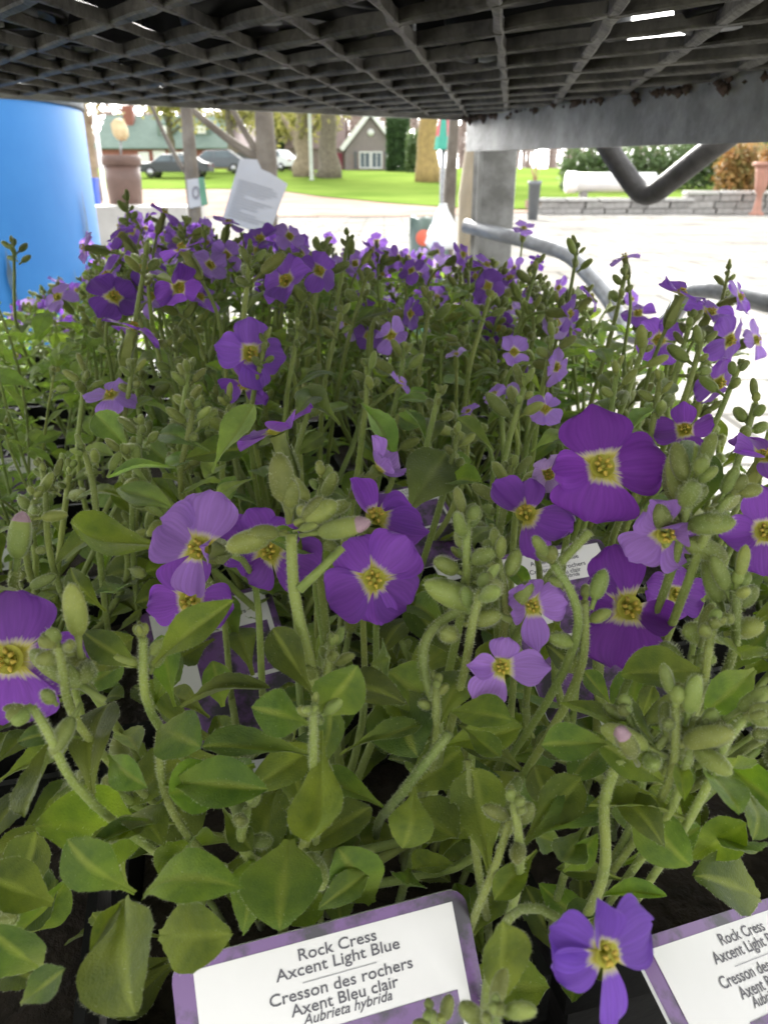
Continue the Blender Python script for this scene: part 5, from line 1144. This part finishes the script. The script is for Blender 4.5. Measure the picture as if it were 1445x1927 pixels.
# retaining wall of stones
t = thing('retaining_wall', 'low grey stone retaining wall along the paving', 'wall', (far_x(1200, 24), 24, 0)); sb = MB(); rr = random.Random(4)
def stone_mesh(sx, sy, sz, seed):
    bm = bmesh.new(); bmesh.ops.create_cube(bm, size=1); bmesh.ops.bevel(bm, geom=bm.edges[:], offset=.06, segments=1, affect='EDGES'); r2 = random.Random(seed)
    for v in bm.verts: v.co = Vector(((v.co.x + r2.uniform(-.03, .03)) * sx, (v.co.y + r2.uniform(-.05, .05)) * sy, (v.co.z + r2.uniform(-.03, .03)) * sz))
    me = bpy.data.meshes.new('stone'); bm.to_mesh(me); bm.free(); me.materials.append(M['stone']); return me
SM = [stone_mesh(.62, .4, .185, 1), stone_mesh(.46, .4, .185, 2), stone_mesh(.78, .4, .185, 3)]; SW = [.63, .47, .79]
x0, x1 = far_x(1018, 24), far_x(1480, 24)
for row in range(3):
    x = x0 + (0 if row % 2 else -.25)
    lim = x1 if row < 2 else x1
    if row == 2: x = far_x(1290, 24)
    while x < lim:
        k = rr.randrange(3); link('stone', SM[k], t, Matrix.Translation((x + SW[k] / 2 - t.location.x, rr.uniform(-.03, .03), .095 + row * .19))); x += SW[k] + .012
cpm = stone_mesh(.9, .5, .09, 8); cpm.materials[0] = M['cap']
x = x0 - .2
while x < far_x(1290, 24) - .4: link('cap_stone', cpm, t, Matrix.Translation((x + .45 - t.location.x, 0, .43))); x += .915
x = far_x(1290, 24)
while x < x1: link('cap_stone', cpm, t, Matrix.Translation((x + .45 - t.location.x, 0, .62))); x += .915
fl_ = MB(); fl_.box((far_x(1250, 24), 25.0, .2), (far_x(1490, 24) - far_x(1010, 24), 1.55, .38)); structure(fl_.obj('planting_terrace', 'dirt', None, False))
d = 26; t = thing('white_pipe', 'length of wide white pipe lying on the grass behind the stone wall', 'pipe', (far_x(1148, d), d, far_z(343, d))); L_ = 165 / K * d; r_ = 17 / K * d
b = MB(); b.lathe([(r_ * .85, -L_ / 2), (r_ * 1.0, -L_ / 2), (r_ * 1.0, L_ / 2), (r_ * .85, L_ / 2)], 24, cap0=False, cap1=False); b.lathe([(r_ * .85, -L_ / 2), (r_ * .85, L_ / 2)], 24, cap0=False, cap1=False); o = b.obj('tube', 'pipe', t); o.matrix_basis = Matrix.Rotation(R(90), 4, 'Y') @ Matrix.Rotation(R(0), 4, 'X')
b = MB(); b.lathe([(r_ * 1.06, -L_ / 2 - .02), (r_ * 1.14, -L_ / 2), (r_ * 1.14, -L_ / 2 + .28), (r_ * 1.02, -L_ / 2 + .3)], 24, cap0=True, cap1=False); o = b.obj('socket_end', 'white', t); o.matrix_basis = Matrix.Rotation(R(90), 4, 'Y')
for s_ in (-.3, .3): b = MB(); zz = (terr(d) - far_z(343, d)); b.box((s_ * L_, 0, (zz - r_) / 2), (.2, .35, abs(zz + r_) + .02)); b.obj('support_block', 'stone', t, False)
d = 23.2; zt = far_z(308, d); t = thing('garden_urn', 'terracotta pedestal urn at the end of the stone wall', 'urn', (far_x(1432, d), d, 0)); s_ = zt
b = MB(); b.lathe([(.20, 0), (.20, s_ * .06), (.12, s_ * .1), (.08, s_ * .3), (.08, s_ * .42), (.14, s_ * .48), (.17, s_ * .62), (.20, s_ * .80), (.23, s_ * .92)], 24); b.obj('bowl', 'terra', t)
b = MB(); b.lathe([(.25, s_ * .92), (.31, s_ * .935), (.31, s_ * .985), (.27, s_), (.02, s_ * .98)], 24); b.obj('rim', 'terra', t)
tp = MB(); leaf_cloud(tp, (0, 0, s_ + .22), (.25, .25, .25), 240, .05, random.Random(1)); tp.obj('foliage', 'orange', t, False)
d = 21; t = thing('potted_shrub', 'small black pot with bare red twigs by the cart post', 'potted plant', (far_x(1006, d), d, 0)); zt = far_z(340, d); r_ = 13 / K * d
b = MB(); b.lathe([(r_ * .7, 0), (r_ * .9, zt * .9), (r_, zt * .9), (r_, zt), (r_ * .9, zt), (r_ * .02, zt * .92)], 18); b.obj('pot', 'plastic_grey', t)
for q in range(7): b = MB(); b.tube([(rnd.uniform(-.05, .05), 0, zt * .9), (rnd.uniform(-.15, .15), rnd.uniform(-.1, .1), zt + rnd.uniform(.3, .6))], [.012, .005], 5); b.obj('twig', 'terra', t)
# far belt of bare trees closing the view
b = MB(); rr = random.Random(17)
for q in range(420):
    x = rr.uniform(-75, 85); y = rr.uniform(118, 150); z = terr(y); h_ = rr.uniform(8, 15); r_ = rr.uniform(.12, .3)
    b.tube([(x, y, z - .2), (x + rr.uniform(-.5, .5), y, z + h_ * .5), (x + rr.uniform(-1, 1), y, z + h_)], [r_, r_ * .7, r_ * .2], 5)
    for k in range(26):
        t_ = rr.uniform(.15, 1); a = rr.uniform(0, 6.28); L_ = rr.uniform(1, 3.2); p = Vector((x, y, z + h_ * t_)); e = p + Vector((math.cos(a) * L_, math.sin(a) * L_, rr.uniform(.2, 1.6)))
        w_ = Vector((0, 0, rr.uniform(.06, .2))); b.quad_pts([p - w_, e - w_ * .3, e + w_ * .3, p + w_])
o = b.obj('far_woodland', 'wood', None, False); o['kind'] = 'stuff'; o['label'] = 'belt of bare brown trees far behind the houses'; o['category'] = 'woodland'
print('objects', len(bpy.data.objects), 'plants', len(PLANTS))
